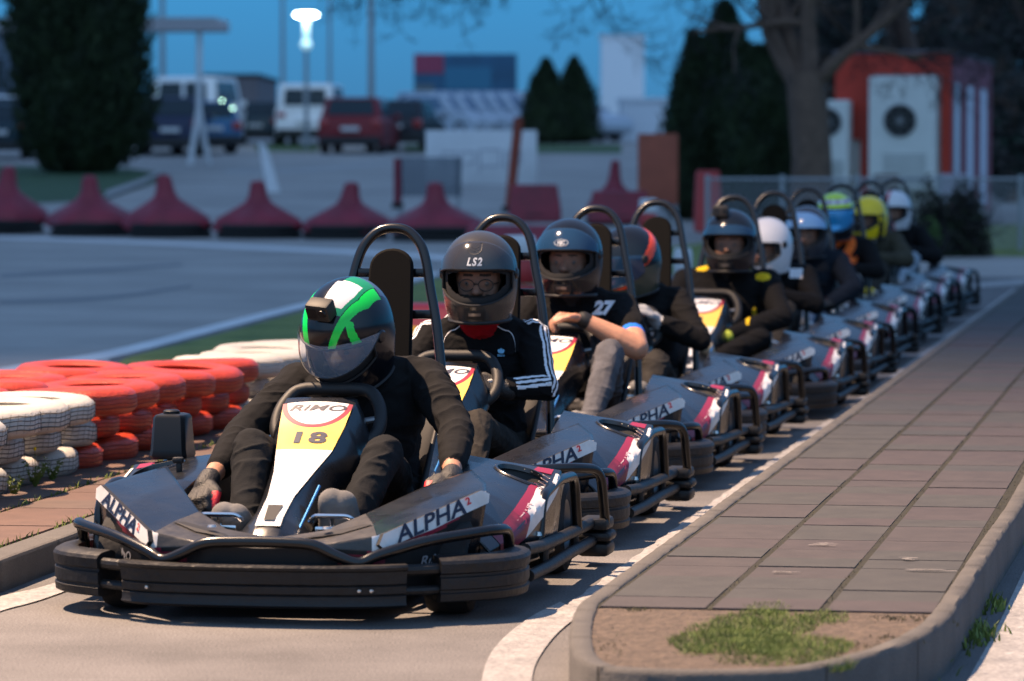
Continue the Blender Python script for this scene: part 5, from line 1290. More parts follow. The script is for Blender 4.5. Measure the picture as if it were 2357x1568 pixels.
# parked cars
M_glass = mat('car glass', (.006,.02,.03), .25, spec=.4); M_tail = mat('tail lamp', (.35,.01,.01), .2, coat=1); M_plate = mat('number plate', (.6,.6,.6), .4); M_trim = mat('dark car trim', (.015,.015,.017), .6)
def make_car(kind, col, glass=None):
    M_glass = glass or MATS['car glass']
    paint = mat('car paint '+col[0], col[1], .4, coat=.25, spec=.3); root = empty('parked_van' if kind == 'van' else 'parked_car', (0,0,0))
    L_, w, zb, zr = {'suv': (4.3,.90,1.0,1.58), 'car': (4.2,.87,.92,1.45), 'van': (4.6,.90,1.12,1.86)}[kind]
    prof = [(0,.42),(.04,.75),(.10,zb),(L_*.72,zb-.03),(L_*.93,zb-.16),(L_*.99,.62),(L_,.40),(L_*.97,.24),(.06,.24)]
    b = MB(); n = len(prof); rows = [(-w,.0),(-w*.97,.06),(0,.0),(w*.97,.06),(w,.0)]
    sec = [(-w,.07),(-w*.94,.0),(w*.94,.0),(w,.07)]
    vs = []
    for x, ins in sec:
        for y, z in prof: vs.append((x, min(max(y, ins), L_-ins), z if z < .5 else z-ins*.3))
    b.add(vs, [(i*n+k, i*n+(k+1) % n, (i+1)*n+(k+1) % n, (i+1)*n+k) for i in range(3) for k in range(n)]+[tuple(range(n)), tuple(3*n+k for k in range(n))[::-1]]); o = b.build('body', paint, root, sharp=40); mm = o.modifiers.new('b', 'BEVEL'); mm.width = .04; mm.segments = 2
    y0, y1, y2, y3 = (.06, .16, L_*.70, L_*.80) if kind == 'van' else (.10, .50, L_*.55, L_*.74)
    wt = w*.80 if kind != 'van' else w*.88
    g = [(-w*.95,y0,zb-.02),(w*.95,y0,zb-.02),(w*.95,y3,zb-.05),(-w*.95,y3,zb-.05),(-wt,y1,zr),(wt,y1,zr),(wt,y2,zr),(-wt,y2,zr)]
    b = MB(); b.add(g, [(0,1,5,4),(1,2,6,5),(2,3,7,6),(3,0,4,7),(4,5,6,7)]); o = b.build('roof', paint, root, smooth=False); mm = o.modifiers.new('b', 'BEVEL'); mm.width = .06; mm.segments = 2
    G_ = [Vector(p) for p in g]
    def pane(nm, q, u0, u1, v0, v1, e=.012):
        A, B, Cc, D_ = [G_[i] for i in q]; f = lambda u, v: (A*(1-u)+B*u)*(1-v)+(D_*(1-u)+Cc*u)*v; nn = (B-A).cross(D_-A).normalized(); b = MB(); b.add([f(u0,v0)+nn*e, f(u1,v0)+nn*e, f(u1,v1)+nn*e, f(u0,v1)+nn*e], [(0,1,2,3)]); o = b.build(nm, M_glass, root, smooth=False, fix=False); mm = o.modifiers.new('s', 'SOLIDIFY'); mm.thickness = .01; mm.offset = 1
    if kind == 'van': pane('rear_window', (0,1,5,4), .12, .48, .14, .80); pane('rear_window', (0,1,5,4), .54, .88, .14, .80)
    else: pane('rear_window', (0,1,5,4), .10, .90, .16, .88)
    pane('windscreen', (2,3,7,6), .08, .92, .12, .9); pane('side_window', (1,2,6,5), .12, .86, .16, .86); pane('side_window', (3,0,4,7), .14, .88, .16, .86)
    for s in (-1, 1):
        for y in (.75, L_-.8):
            b = MB(); x = s*(w-.10); b.lathe([(.19,-.1),(.29,-.11),(.32,-.06),(.32,.06),(.29,.11),(.19,.1)], (x,y,.32), 'x', 22); wh = b.build('wheel', M_rub, root)
            b = MB(); b.lathe([(.0,.08),(.10,.085),(.2,.09),(.2,-.09),(.1,-.085),(0,-.08)], (x,y,.32), 'x', 16); b.build('rim', M_steel, wh)
        b = MB(); zz = zb-.12; b.box((s*w*.80-.13,-.02,zz-.14), (s*w*.80+.13,.10,zz+(.10 if kind != 'van' else -.0)), bev=.03); b.build('tail_lamp', M_tail, root)
        b = MB(); b.box((s*(w+.08)-.09, L_*.68-.06, zb-.02), (s*(w+.08)+.09, L_*.68+.06, zb+.14), bev=.04); b.build('wing_mirror', paint, root)
    b = MB(); b.box((-w*.96,-.05,.25), (w*.96,.12,.50), bev=.05); b.build('rear_bumper', M_trim, root)
    b = MB(); b.box((-.26,-.065,.64), (.26,-.0,.76), bev=.01); b.build('number_plate', M_plate, root)
    return root
def put_car(kind, col, px, Y, rz, label, grp='vehicles parked beyond the track', obj=None, sc=1):
    o = obj or make_car(kind, col); o.location = ((px-CX)/F*Y, Y, gz(Y)); o.rotation_euler = (0, 0, R(rz)); o.scale = (sc,)*3; tag(o, label, 'van' if kind == 'van' else 'car', grp); return o
NAVY = ('navy', (.012,.02,.06)); WHT = ('white', (.85,.86,.87)); BLU = ('blue', (.03,.12,.25)); TEA = ('teal', (.01,.035,.05)); REDC = ('red', (.20,.003,.010)); BLK = ('black', (.012,.012,.02)); SIL = ('silver', (.42,.48,.55))
put_car('suv', NAVY, 392, 109, 3, 'dark navy hatchback parked just right of the big evergreen')
_c=put_car('van', WHT, 420, 121, -8, 'white van half hidden behind the navy hatchback', sc=1.12)
_d=put_car('car', BLU, 492, 112, 24, 'blue car parked behind the carport post')
put_car('suv', TEA, 588, 125, 4, 'dark teal off-roader between the blue car and the white van', sc=.84)
put_car('van', WHT, 702, 124, -4, 'white van with two dark rear windows standing on the grass')
put_car('suv', REDC, 806, 112, -5, 'dark red off-roader seen from behind, right of the white van', sc=.98)
put_car('car', BLK, 905, 116, -8, 'dark car with red tail lamps close right of the red off-roader')
put_car('car', TEA, -5, 105, 8, 'dark teal car cut off at the left border of the photo')
put_car('car', WHT, 40, 122, 10, 'white car peeping out left of the big evergreen', sc=1.05)
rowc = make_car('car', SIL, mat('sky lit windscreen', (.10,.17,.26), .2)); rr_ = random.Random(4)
RN = ['first','second','third','fourth','fifth','sixth','seventh','eighth']
for j, (Y, n0, x0, dx) in enumerate(((132, 8, 950, 36), (150, 8, 930, 34))):
    for i in range(n0):
        o = rowc if (i == 0 and j == 0) else copy_tree(rowc); put_car('car', SIL, x0+dx*i, Y, 222+rr_.uniform(-3,3), 'silver blue car in the dense %s row under the billboard, %s from the left' % ('front' if j == 0 else 'back', RN[i]), 'silver cars parked in the dense rows', o)
M_glint = mat('glowing lamp glint', (1,1,.8), .5, emit=(.55,.95,.7), estr=9)  # glowing beads stand in for lamp reflections on the cars
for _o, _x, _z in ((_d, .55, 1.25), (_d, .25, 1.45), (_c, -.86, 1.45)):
    b = MB(); vs, fs = capsule_geo((_x,-.02,_z), .03, (_x,.0,_z), .03, 8, 3); b.add(vs, fs); b.build('lamp_glint', M_glint, _o)
# lit street lamp and unlit poles
M_lamp = mat('lit lamp', (1,1,1), .5, emit=(.85,1,1), estr=30); M_glow = mat('glow on pole', (.8,1,1), .5, emit=(.55,.95,1), estr=.35)  # lower glow is lamplight on the pole, put in as glowing parts
def pole(px, topy, Y, label, lit=False, r=.07, grp=None):
    p = W(px, topy, Y); root = empty('street_lamp' if lit else 'lamp_post', (p.x, Y, gz(Y)), 0, label, 'street lamp' if lit else 'post', grp); h = p.z-gz(Y); b = MB(); b.tube([(0,0,0),(0,0,h*.3),(0,0,h)], [r*1.2,r,r*.7], 10); b.build('pole', M_galv, root)
    if lit:
        b = MB(); b.lathe([(0,h-.04),(.22,h-.035),(.36,h+.02),(.28,h+.08),(.12,h+.10),(0,h+.105)], (0,0,0), 'z', 22); b.build('lamp', M_lamp, root)
        b = MB(); zc = W(px, 105, Y).z-gz(Y); b.lathe([(0,zc-.16),(.12,zc-.12),(.17,zc),(.12,zc+.12),(0,zc+.16)], (0,0,0), 'z', 16); b.build('lower_glow', M_glow, root)
        b = MB(); b.tube([(0,0,zc+.1),(0,0,h-.1)], .10, 12); b.build('pole_glow', M_glow, root)
    else: b = MB(); b.box((-.25,-.1,h), (.25,.1,h+.08), bev=.03); b.build('head', M_galv, root)
pole(706, 38, 120, 'street lamp shining white above the white van', True)
pole(855, -160, 118, 'tall thin grey post rising above the red off-roader', r=.10)
pole(652, -100, 190, 'faint thin post just left of the shining street lamp', r=.10)
pole(376, -100, 170, 'faint thin post seen under the carport roof edge', r=.12)
pole(760, -60, 200, 'faint thin post just right of the shining street lamp', r=.09)
# carport
root = empty('carport', (W(300,345,100).x, 100, gz(100)), 0, 'pale flat-roofed carport with a post on splayed legs behind the evergreen', 'carport'); z = lambda py: W(0,py,100).z-gz(100); X = lambda px: W(px,0,100).x-W(300,345,100).x
b = MB(); b.box((X(-200),-.3,z(72)), (X(520),1.6,z(46)), bev=.03); b.box((X(-200),-.34,z(50)), (X(505),-.3,z(42))); b.build('roof', mat('pale roof metal', (.42,.41,.44), .5), root)
b = MB(); b.tube([(X(461),0,z(74)),(X(459),0,z(260))], .07, 8); b.tube([(X(459),0,z(250)),(X(438),0,0)], .07, 8); b.tube([(X(459),0,z(250)),(X(478),.4,0)], .07, 8); b.build('post', M_wbg, root)
b = MB(); b.tube([(X(-60),0,z(74)),(X(-60),0,0)], .07, 8); b.build('post', M_wbg, root)
# buildings
def building(px0, px1, py0, Y, m, label, name='building', depth=12, roofm=None):
    a = W(px0, py0, Y); c = W(px1, py0, Y); root = empty(name, ((a.x+c.x)/2, Y, gz(Y)), 0, label, 'building'); hw = (c.x-a.x)/2; h = a.z-gz(Y); b = MB(); b.box((-hw,0,-.5), (hw,depth,h)); b.build('wall', m, root, smooth=False)
    b = MB(); b.box((-hw-.08,-.08,h), (hw+.08,depth+.1,h+.12)); b.build('roof', roofm or M_trim, root, smooth=False)
    for k in range(max(1, int(hw)) if name == 'building' else 0): x = -hw+(k+.5)*2*hw/max(1, int(hw)); b = MB(); b.box((x-.3,-.03,h*.45), (x+.3,.0,h*.75)); b.build('window', M_glass, root, smooth=False)
building(465, 595, 178, 150, mat('brown grey render', (.16,.14,.15), .8, var=.15, vscale=1), 'low brown-grey building between the carport post and the white van')
building(-260, 78, 76, 140, mat('slate grey render', (.10,.13,.17), .8, var=.2, vscale=1), 'slate grey building at the left border under the carport roof')
building(1430,1534,234,131, mat('pale container', (.62,.66,.72), .5), 'pale windowless container in front of the white tower', 'container', depth=3, roofm=mat('pale container', (.62,.66,.72), .5))
building(1384, 1482, 88, 160, mat('white cladding', (.85,.87,.9), .5), 'tall plain white tower beyond the pale van', 'tower', depth=2, roofm=mat('white cladding', (.6,.64,.72), .5))
# billboard
a = W(953, 125, 155); c = W(1190, 242, 155); cx = (a.x+c.x)/2; root = empty('billboard', (cx, 155, gz(155)), 0, 'wide blue billboard with a red corner above the rows of silver cars', 'billboard'); g0 = gz(155); hw = (c.x-a.x)/2
b = MB(); b.box((-hw,0,c.z-g0), (hw,.15,a.z-g0)); b.build('panel', mat('billboard blue', (.02,.10,.19), .5, var=.3, vscale=.8), root, smooth=False)
b = MB(); H_ = a.z-c.z; zz = c.z-g0
b.box((-hw,-.03,zz+H_*.62), (-hw*.42,-.005,zz+H_), 0); b.box((-hw*.98,-.03,zz+H_*.05), (-hw*.60,-.005,zz+H_*.40), 1); b.box((-hw*.4,-.03,zz+H_*.3), (hw*.5,-.005,zz+H_*.75), 2); b.box((-hw*.6,-.034,zz+H_*.12), (hw*.3,-.006,zz+H_*.26), 3)
b.build('artwork', [mat('billboard red', (.32,.04,.09), .5), mat('billboard stone', (.12,.15,.16), .6), mat('billboard teal', (.03,.17,.28), .5), mat('billboard pale', (.16,.30,.42), .5)], root, smooth=False)
b = MB()
for x in (-hw*.7, hw*.7): b.box((x-.1,.1,0), (x+.1,.3,zz+.2))
b.build('leg', M_galv, root, smooth=False)
# pale leaning board by the lot
p = W(562, 400, 70); root = empty('leaning_board', (p.x, 78, gz(78)), R(25), 'narrow pale board leaning at the edge of the car park', 'board'); b = MB()
b.add([(-.10,0,0),(.16,0,0),(-.05,.12,.85),(-.22,.12,.95)], [(0,1,2,3)]); o = b.build('panel', M_wbg, root, smooth=False); mm = o.modifiers.new('s', 'SOLIDIFY'); mm.thickness = .02
b = MB(); b.tube([(0,.4,0),(-.1,.12,.8)], .015, 6); b.build('strut', M_galv, root)
# evergreens: a tapering stem, and thousands of leaf sprays in the volume of the crown
def spray_crown(b, shape, H0, n, size, rr, inner=.55):
    for _ in range(n):
        z = rr.random(); a = rr.uniform(0, 6.2832); rad = shape(z, a); q = rr.uniform(inner, 1.0)**.7*(1+rr.gauss(0, .085)); c = Vector((math.cos(a)*rad*q, math.sin(a)*rad*q, z*H0)); l = size*rr.uniform(.5, 1.4)
        up = Vector((math.cos(a)*.6+rr.gauss(0,.4), math.sin(a)*.6+rr.gauss(0,.4), 1+rr.gauss(0,.3))).normalized(); sd = up.cross(Vector((rr.gauss(0,1), rr.gauss(0,1), rr.gauss(0,.4)))).normalized()
        b.v += [tuple(c-sd*l*.4), tuple(c+sd*l*.4), tuple(c+up*l*1.3+sd*l*.1)]; o = len(b.v)-3; b.f.append((o, o+1, o+2)); b.m.append(rr.choice([0,0,1]))
Ever = [mat('evergreen foliage', (.010,.020,.006), .85, var=.5, vscale=2, col2=(.02,.04,.008)), mat('evergreen foliage light', (.018,.034,.008), .85)]
def thuja(px, w_px, topy, Y, label, shape='cone', n=9000, x=None):
    r = w_px/F*Y/2; g = gz(Y); H0 = CAMH-(topy-HOR)/F*Y-g; p = W(px, 0, Y); root = empty('evergreen_tree', (p.x, Y, g), 0, label, 'tree', 'clipped evergreen trees'); rr = random.Random(int(px))
    def sh(z, a):
        lump = 1+.09*math.sin(a*3+z*9+px)+.07*math.sin(a*7-z*17)
        if shape == 'column': return r*lump*min(1, (z+.03)*6)**.5*(1 if z < .6 else (1-((z-.6)/.4)**2.2*.9))*(.93+.1*z)
        return r*lump*min(1, (z+.02)*8)**.5*(1-z**1.7)**.85+.02
    b = MB(); b.grid(lambda u, v: (math.cos(u*6.2832)*sh(v, u*6.2832)*.80, math.sin(u*6.2832)*sh(v, u*6.2832)*.80, v*H0*.99), 40, 40)
    spray_crown(b, sh, H0, n, max(.07, r*.10), rr); b.build('crown', Ever, root, smooth=False, fix=False)
    b = MB(); b.tube([(0,0,-.1),(0,0,H0*.4),(0,0,H0*.8)], [r*.10,r*.07,r*.02], 8); b.build('trunk', mat('evergreen bark', (.06,.04,.03), .9), root)
thuja(188, 312, -210, 92, 'massive dark evergreen column on the lawn at the left', 'column', 15000)
thuja(1256, 132, 138, 127, 'left tree of the pair of pointed evergreens beside the white tower', n=5000)
thuja(1322, 128, 134, 128, 'right tree of the pair of pointed evergreens beside the white tower', n=5000)
thuja(1596, 170, 75, 64, 'leftmost tapering evergreen of the dark clump before the bare tree', 'cone', 7000)
thuja(1668, 260, 12, 66, 'tallest evergreen, in the middle of the dark clump before the bare tree', 'cone', 9000)
thuja(1752, 190, 110, 63, 'rounded evergreen of the dark clump, touching the bare trunk', 'column', 7000)
# bare trees
M_bark = mat('grey brown bark', (.12,.075,.055), .9, bump=.6, bscale=14, var=.35, vscale=5, bdist=.03); M_twig = mat('twigs', (.018,.016,.018), .9)
def limb(b, tw, p, d, L_, r, depth, rr, spread=.55, grav=0):
    pts = [Vector(p)]; n = 5; q = Vector(p); dd = Vector(d).normalized(); rs_ = [r]
    for k in range(n):
        dd = (dd+Vector((rr.gauss(0,.13), rr.gauss(0,.13), rr.gauss(0,.11)+grav))).normalized(); q = q+dd*L_/n; pts.append(q.copy()); rs_.append(max(.003, r*(1-.55*(k+1)/n)))
    (b if r > .02 else tw).tube(pts, rs_, 7 if r > .03 else 4, cap=False)
    if depth == 0: return
    for k in range(rr.choice([3,4,4,5])):
        i = rr.choice([2,3,4,5]); dn = (dd+Vector((rr.gauss(0,spread), rr.gauss(0,spread*.7), rr.gauss(0,spread)))).normalized(); limb(b, tw, pts[i], dn, L_*rr.uniform(.5,.75), rs_[i]*rr.uniform(.5,.72), depth-1, rr, spread, grav)
def bare_tree(px, Y, rt_, limbs, label, name='bare_tree', depth=4, seed=3, hf=2.2):
    p = W(px, 0, Y); g = gz(Y); root = empty(name, (p.x, Y, g), 0, label, 'tree'); rr = random.Random(seed); b = MB(); tw = MB()
    b.tube([(0,0,-.1),(0,0,.25),(.0,0,1.1),(-.05,0,hf*.8),(-.1,0,hf)], [rt_*1.35,rt_*1.08,rt_*.95,rt_*.95,rt_*.9], 16)
    for (d, l, r) in limbs: limb(b, tw, (-.08+.1*d[0], 0, hf-.25), d, l, r, depth, rr)
    b.build('trunk', M_bark, root); t_ = tw.build('crown', M_twig, root, smooth=False, fix=False); return root
bare_tree(1868, 53, .27, [((-.55,.1,1.0),2.2,.13),((-.2,.3,1.3),2.3,.12),((.25,0,1.2),2.2,.14),((.6,-.1,1.1),2.1,.10),((-.6,-.3,1.1),2.2,.045),((.9,.3,.8),2.0,.04),((-.5,.5,1.2),2.2,.05)], 'thick bare tree with a forked trunk in front of the red hut', depth=5)
# long bough with drooping twigs across the top of the sky: belongs to the bare tree beyond the frame top
rr = random.Random(31); p = W(1180, 0, 57); root = empty('overhanging_tree', (p.x+1.2, 57, 0), 0, 'fine bare twigs of a tall tree hanging into the top of the sky', 'tree'); b = MB(); tw = MB()
b.tube([(5.5,12,0),(5.3,11,2.5),(4.6,8,4.4),(3.2,4,5.0),(1.5,1,4.6),(-.5,0,4.2),(-2.6,0,4.0)], [.3,.26,.2,.14,.09,.06,.03], 10)
for (x, z_) in ((-2.9,3.9),(-2.3,4.0),(-1.5,4.0),(-.8,4.1),(-.1,4.2),(.5,4.3),(1.2,4.3),(1.9,4.5)): limb(b, tw, (x, 0, z_), (rr.uniform(-.9,.3), rr.uniform(-.2,.2), -1.0), rr.uniform(.65,.95), .040, 4, rr, .65, .03)
b.build('trunk', M_bark, root); tw.build('crown', M_twig, root, smooth=False, fix=False)
# dark wood behind the hut
Dark = [mat('dark winter foliage', (.026,.030,.027), .95, var=.6, vscale=1.2, col2=(.06,.06,.058)), mat('dark winter foliage grey', (.07,.062,.06), .95), mat('dark ivy green', (.010,.028,.016), .95)]
def wood_tree(px, wpx, topy, Y, label, seed):
    rr = random.Random(seed); r = wpx/F*Y/2; g = gz(Y); H0 = CAMH-(topy-HOR)/F*Y-g; p = W(px, 0, Y); root = empty('woodland_tree', (p.x, Y, g), 0, label, 'tree', 'trees of the dark wood behind the hut'); b = MB()
    lob = [(rr.uniform(-.5,.5)*r, rr.uniform(-.5,.5)*r, rr.uniform(.12,.92)*H0, rr.uniform(.35,.6)*r) for _ in range(22)]
    for (x, y, z_, q) in lob:
        for _ in range(520):
            d = Vector((rr.gauss(0,1), rr.gauss(0,1), rr.gauss(0,1))).normalized()*q*rr.uniform(.6,1.05); c = Vector((x,y,z_))+d; l = .10*rr.uniform(.5,1.6); u = Vector((rr.gauss(0,1), rr.gauss(0,1), rr.gauss(0,1))).normalized()*l; v = u.orthogonal()
            b.v += [tuple(c), tuple(c+u), tuple(c+v)]; o = len(b.v)-3; b.f.append((o,o+1,o+2)); b.m.append(rr.choice([0,0,0,1,2]))
    b.build('crown', Dark, root, smooth=False, fix=False); b = MB(); tw = MB(); b.tube([(0,0,0),(0.05,0,H0*.5),(0,0,H0*.9)], [.14,.11,.04], 8)
    for k in range(9): limb(b, b, (0,0,H0*(.15+.08*k)), (rr.choice([-1,1])*rr.uniform(.4,1), rr.uniform(-1,0), rr.uniform(.4,1)), r*1.1, .05, 2, rr)
    b.build('trunk', M_bark, root)
for k, (px, w_, t, Y, lb) in enumerate(((1985,230,-60,84,'dark tree rising behind the left half of the red hut'),(2150,260,-150,88,'tall dark tree over the middle of the red hut'),(2290,240,-100,82,'dark tree over the right end of the red hut'),(2400,220,-60,78,'dark tree at the right border of the photo'),(1880,200,-80,90,'dark tree seen behind the fork of the bare tree'),(2330,150,150,72,'lower dense dark tree right of the striped wall'))): wood_tree(px, w_, t, Y, lb, k+40)
# hut with outdoor units
hc_ = Vector((6.36, 60, 0)); fx = Vector((-1.62, .42, 0)).normalized(); sx_ = Vector((1.5, 8, 0)).normalized(); up_ = Vector((0,0,1)); nf_ = Vector((fx.y, -fx.x, 0)); nf_ = nf_ if nf_.y < 0 else -nf_
M_hutr = mat('hut red paint', (.50,.035,.015), .55, var=.2, vscale=2); M_hutd = mat('hut dark red', (.20,.012,.03), .6); M_hutw = mat('hut white panel', (.70,.68,.66), .6, var=.1, vscale=2); M_ac = mat('air unit enamel', (.72,.72,.70), .5, var=.06, vscale=4)
root = empty('hut', (hc_.x, hc_.y, 0), 0, 'red framed hut with a red and white striped side wall at the right', 'hut')
Wd, Hh, Dp = 1.66, 2.60, 8.2
def fp(u, v, w_=0): return fx*u+up_*v+nf_*w_
def hexa(b, q0, q1, mi=0):
    b.add(list(q0)+list(q1), [(0,1,2,3),(4,7,6,5),(0,4,5,1),(1,5,6,2),(2,6,7,3),(3,7,4,0)], mi)
def fbox(b, u0, u1, v0, v1, w0, w1, mi=0): hexa(b, [fp(u0,v0,w0), fp(u1,v0,w0), fp(u1,v1,w0), fp(u0,v1,w0)], [fp(u0,v0,w1), fp(u1,v0,w1), fp(u1,v1,w1), fp(u0,v1,w1)], mi)
b = MB(); hexa(b, [fp(.01,.0,-.02), fp(Wd-.01,.0,-.02), fp(Wd-.01,Hh-.02,-.02), fp(.01,Hh-.02,-.02)], [fp(.01,0,-.02)+sx_*Dp, fp(Wd,0,-.02)+sx_*Dp, fp(Wd,Hh-.02,-.02)+sx_*Dp, fp(.01,Hh-.02,-.02)+sx_*Dp]); b.build('wall', M_hutw, root, smooth=False)
b = MB(); fbox(b, -.02, Wd+.02, Hh-.30, Hh, -.02, .06); fbox(b, -.02, .12, .55, Hh-.30, -.02, .06); fbox(b, 1.14, 1.30, .35, Hh-.3, -.02, .06); fbox(b, 1.30, Wd+.02, 1.35, Hh-.30, -.02, .05); b.build('frame', M_hutr, root, smooth=False)
b = MB(); hexa(b, [fp(-.06,Hh,.08), fp(Wd+.05,Hh,.08), fp(Wd+.05,Hh+.05,.08), fp(-.06,Hh+.05,.08)], [fp(-.06,Hh,.0)+sx_*(Dp+.2), fp(Wd+.05,Hh,.0)+sx_*(Dp+.2), fp(Wd+.05,Hh+.05,0)+sx_*(Dp+.2), fp(-.06,Hh+.05,0)+sx_*(Dp+.2)]); b.build('roof', mat('hut roof grey', (.12,.10,.12), .6), root, smooth=False)
out = Vector((sx_.y, -sx_.x, 0)); b = MB()
def sbox(b, s0, s1, z0, z1, e, mi): hexa(b, [sx_*s0+up_*z0-out*.01, sx_*s1+up_*z0-out*.01, sx_*s1+up_*z1-out*.01, sx_*s0+up_*z1-out*.01], [sx_*s0+up_*z0+out*e, sx_*s1+up_*z0+out*e, sx_*s1+up_*z1+out*e, sx_*s0+up_*z1+out*e], mi)
sbox(b, 0, Dp, Hh-.42, Hh-.003, .03, 1)
for s0, s1, mi in ((0,.5,1),(.5,1.6,0),(1.6,3.0,1),(3.0,4.3,0),(4.3,5.8,1),(5.8,7.2,0),(7.2,8.2,1)): sbox(b, s0, s1, .3 if mi == 0 else .2, Hh-.423, .02+.01*mi, mi)
b.build('striped_cladding', [mat('cladding pale blue', (.6,.66,.75), .6), M_hutd], root, smooth=False)
def ac(u0, u1, v0, v1, fan, label, w0=.08):
    o_ = hc_+fp((u0+u1)/2, v0, w0); root = empty('air_conditioner', o_, 0, label, 'air unit', 'outdoor air units on the hut'); b = MB(); q = lambda u, v, w_: fp(u-(u0+u1)/2, v-v0, w_)
    hexa(b, [q(u0,v0,0), q(u1,v0,0), q(u1,v1,0), q(u0,v1,0)], [q(u0,v0,.35), q(u1,v0,.35), q(u1,v1,.35), q(u0,v1,.35)]); o = b.build('casing', M_ac, root, smooth=False); mm = o.modifiers.new('b', 'BEVEL'); mm.width = .02; mm.segments = 2
    uc, vc_, r = fan; b = MB(); n = 28; b.add([q(uc+r*math.cos(6.2832*k/n), vc_+r*math.sin(6.2832*k/n), .356) for k in range(n)], [tuple(range(n))]); fo = b.build('fan_grille', M_blk2, root, smooth=False, fix=False)
    b = MB(); b.add([q(uc+.05*math.cos(6.2832*k/12), vc_+.05*math.sin(6.2832*k/12), .364) for k in range(12)], [tuple(range(12))]); b.tube([q(uc+r*math.cos(6.2832*k/n), vc_+r*math.sin(6.2832*k/n), .362) for k in range(n)], .012, 6, closed=True)
    for k in range(4): a = k*math.pi/4; b.tube([q(uc+r*math.cos(a), vc_+r*math.sin(a), .365), q(uc-r*math.cos(a), vc_-r*math.sin(a), .365)], .005, 4)
    b.build('fan_guard', mat('fan guard metal', (.25,.25,.26), .5), root)
    b = MB()
    for k in range(9): v = v0+.08+k*(v1-v0)*.032; b.tube([q(u0+.12*(u1-u0), v, .352), q(u1-.22*(u1-u0), v, .352)], .008, 4)
    b.build('lower_louvres', mat('louvre grey', (.20,.22,.23), .6), root)
ac(.16, 1.12, .62, 2.26, (.66, 1.62, .235), 'large white air unit with a round black fan on the hut front')
ac(1.42, 1.98, .62, 1.92, (1.72, 1.60, .20), 'smaller air unit half hidden by the bare trunk', .06)
o = [c for c in bpy.data.objects if c.name == 'hut'][0]
block(2010, 2075, 400, 520, 57, mat('beige plaster', (.24,.20,.17), .8), 'small beige box below the large air unit', 'utility_box', 'box')
block(2160, 2235, 400, 470, 58, mat('pale lilac panel', (.28,.27,.31), .7), 'pale box beneath the right corner of the hut', 'utility_box', 'box')
# chain link fence
Yf = 48.5; x0 = W(1622,0,Yf).x; x1 = 8.6; root = empty('chain_link_fence', (x0, Yf, 0), 0, 'low chain-link fence behind the tail of the kart queue', 'fence'); b = MB(); hF = CAMH-(412-HOR)/F*Yf; st = .065; nW = int((x1-x0+hF)/st)
for k in range(nW):
    for sgn in (1, -1):
        xa = k*st-(hF if sgn > 0 else 0); za, zb_ = .04, hF; xb = xa+(hF-.04)*sgn if sgn > 0 else xa-(hF-.04)
        pts = [Vector((xa,0,za)), Vector((xb,0,zb_))]
        lo_ = 0; 
        def clipx(p, q, xlim, keep):
            t = (xlim-p.x)/(q.x-p.x); return p+(q-p)*t
        p_, q_ = pts
        if min(p_.x, q_.x) > x1-x0 or max(p_.x, q_.x) < 0: continue
        if p_.x < 0: p_ = clipx(p_, q_, 0, 0)
        if q_.x < 0: q_ = clipx(p_, q_, 0, 0)
        if p_.x > x1-x0: p_ = clipx(p_, q_, x1-x0, 0)
        if q_.x > x1-x0: q_ = clipx(p_, q_, x1-x0, 0)
        b.tube([p_, q_], .0045, 3, cap=False)
b.build('wire_mesh', M_galv, root, smooth=False, fix=False)
for px in (1628, 1800, 1975, 2160, 2349): b = MB(); x = W(px,0,Yf).x-x0; b.tube([(x,.02,0),(x,.02,hF+.05)], .028, 8); b.build('post', M_galv, root)
b = MB(); b.tube([(0,.02,hF),(x1-x0,.02,hF)], .018, 6); b.build('top_rail', M_galv, root)
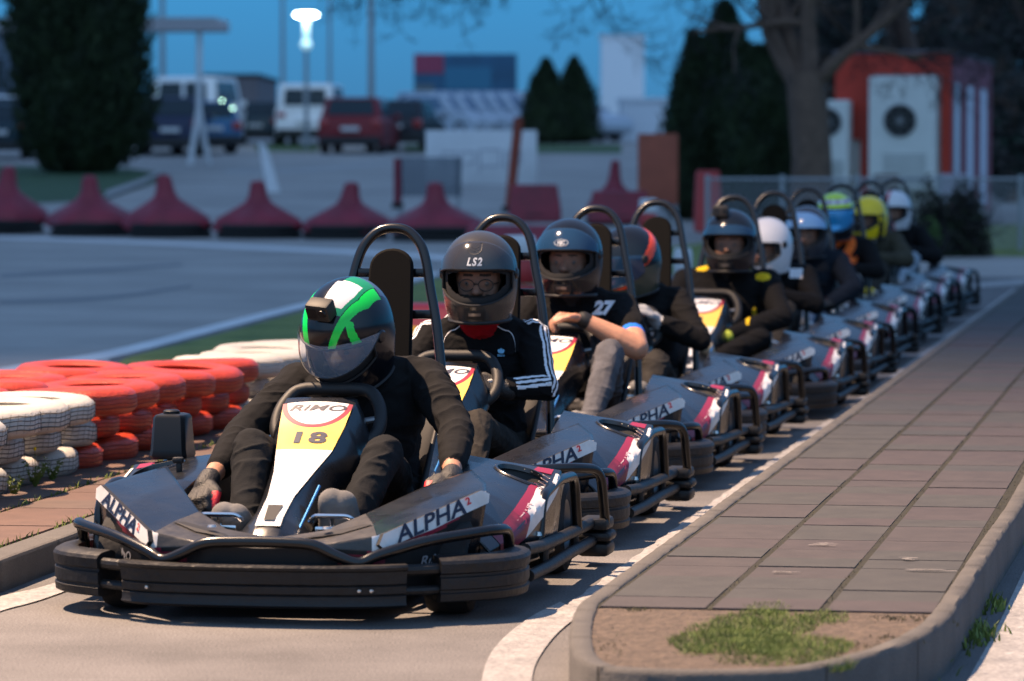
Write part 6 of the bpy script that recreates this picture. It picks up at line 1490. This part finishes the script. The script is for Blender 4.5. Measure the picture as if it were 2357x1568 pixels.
# scrubby bush
def bush(px0, px1, topy, Y, label, n, cols, seed):
    rr = random.Random(seed); a = W(px0, topy, Y); c = W(px1, topy, Y); r = (c.x-a.x)/2; h = a.z; root = empty('bush', ((a.x+c.x)/2, Y, 0), 0, label, 'bush'); b = MB()
    for _ in range(n):
        an = rr.uniform(0, 6.28); ph = rr.random(); q = rr.uniform(.35, 1.05); bump = 1+.15*math.sin(an*3+seed)+.1*math.sin(an*7)
        p_ = Vector((math.cos(an)*r*q*math.sqrt(1-ph*ph*.8)*bump, math.sin(an)*r*.6*q*math.sqrt(1-ph*ph*.8), h*ph*bump*q)); l = .05*rr.uniform(.5,1.5); u = Vector((rr.gauss(0,1), rr.gauss(0,1), rr.gauss(0,1))).normalized()*l; v = u.orthogonal()*.6
        b.v += [tuple(p_), tuple(p_+u), tuple(p_+v)]; o = len(b.v)-3; b.f.append((o,o+1,o+2)); b.m.append(rr.choice([0,0,1,2]))
    b.build('foliage', cols, root, smooth=False, fix=False); b = MB()
    for k in range(14): limb(b, b, (rr.uniform(-.3,.3)*r, 0, 0), (rr.gauss(0,.6), rr.gauss(0,.4), 1), h*.8, .014, 1, rr)
    b.build('stems', M_twig, root)
bush(2100, 2285, 438, 46.2, 'dark brownish scrubby bush in front of the fence at the right', 9000, [mat('scrub brown', (.022,.017,.013), .95), mat('scrub green', (.02,.035,.012), .95), mat('scrub dark', (.01,.011,.010), .95)], 5)
bush(2128, 2165, 520, 45.3, 'small fresh green shoot at the foot of the scrubby bush', 700, [mat('shoot green', (.05,.10,.02), .9)]*3, 6)
# floodlight mast the lamp hangs on, beyond the left edge of the frame
root = empty('floodlight_mast', (-8.2, 13.6, 0), 0, 'tall floodlight mast standing beyond the tyre wall', 'floodlight'); b = MB(); b.tube([(0,0,0),(0,0,6),(0,0,12.6)], [.14,.11,.08], 10); b.tube([(0,0,12.5),(2.45,0,12.5)], .05, 8); b.build('mast', M_galv, root)
b = MB(); b.box((2.3,-.3,12.16), (2.9,.3,12.5), bev=.04); b.build('lamp_head', M_trim, root)
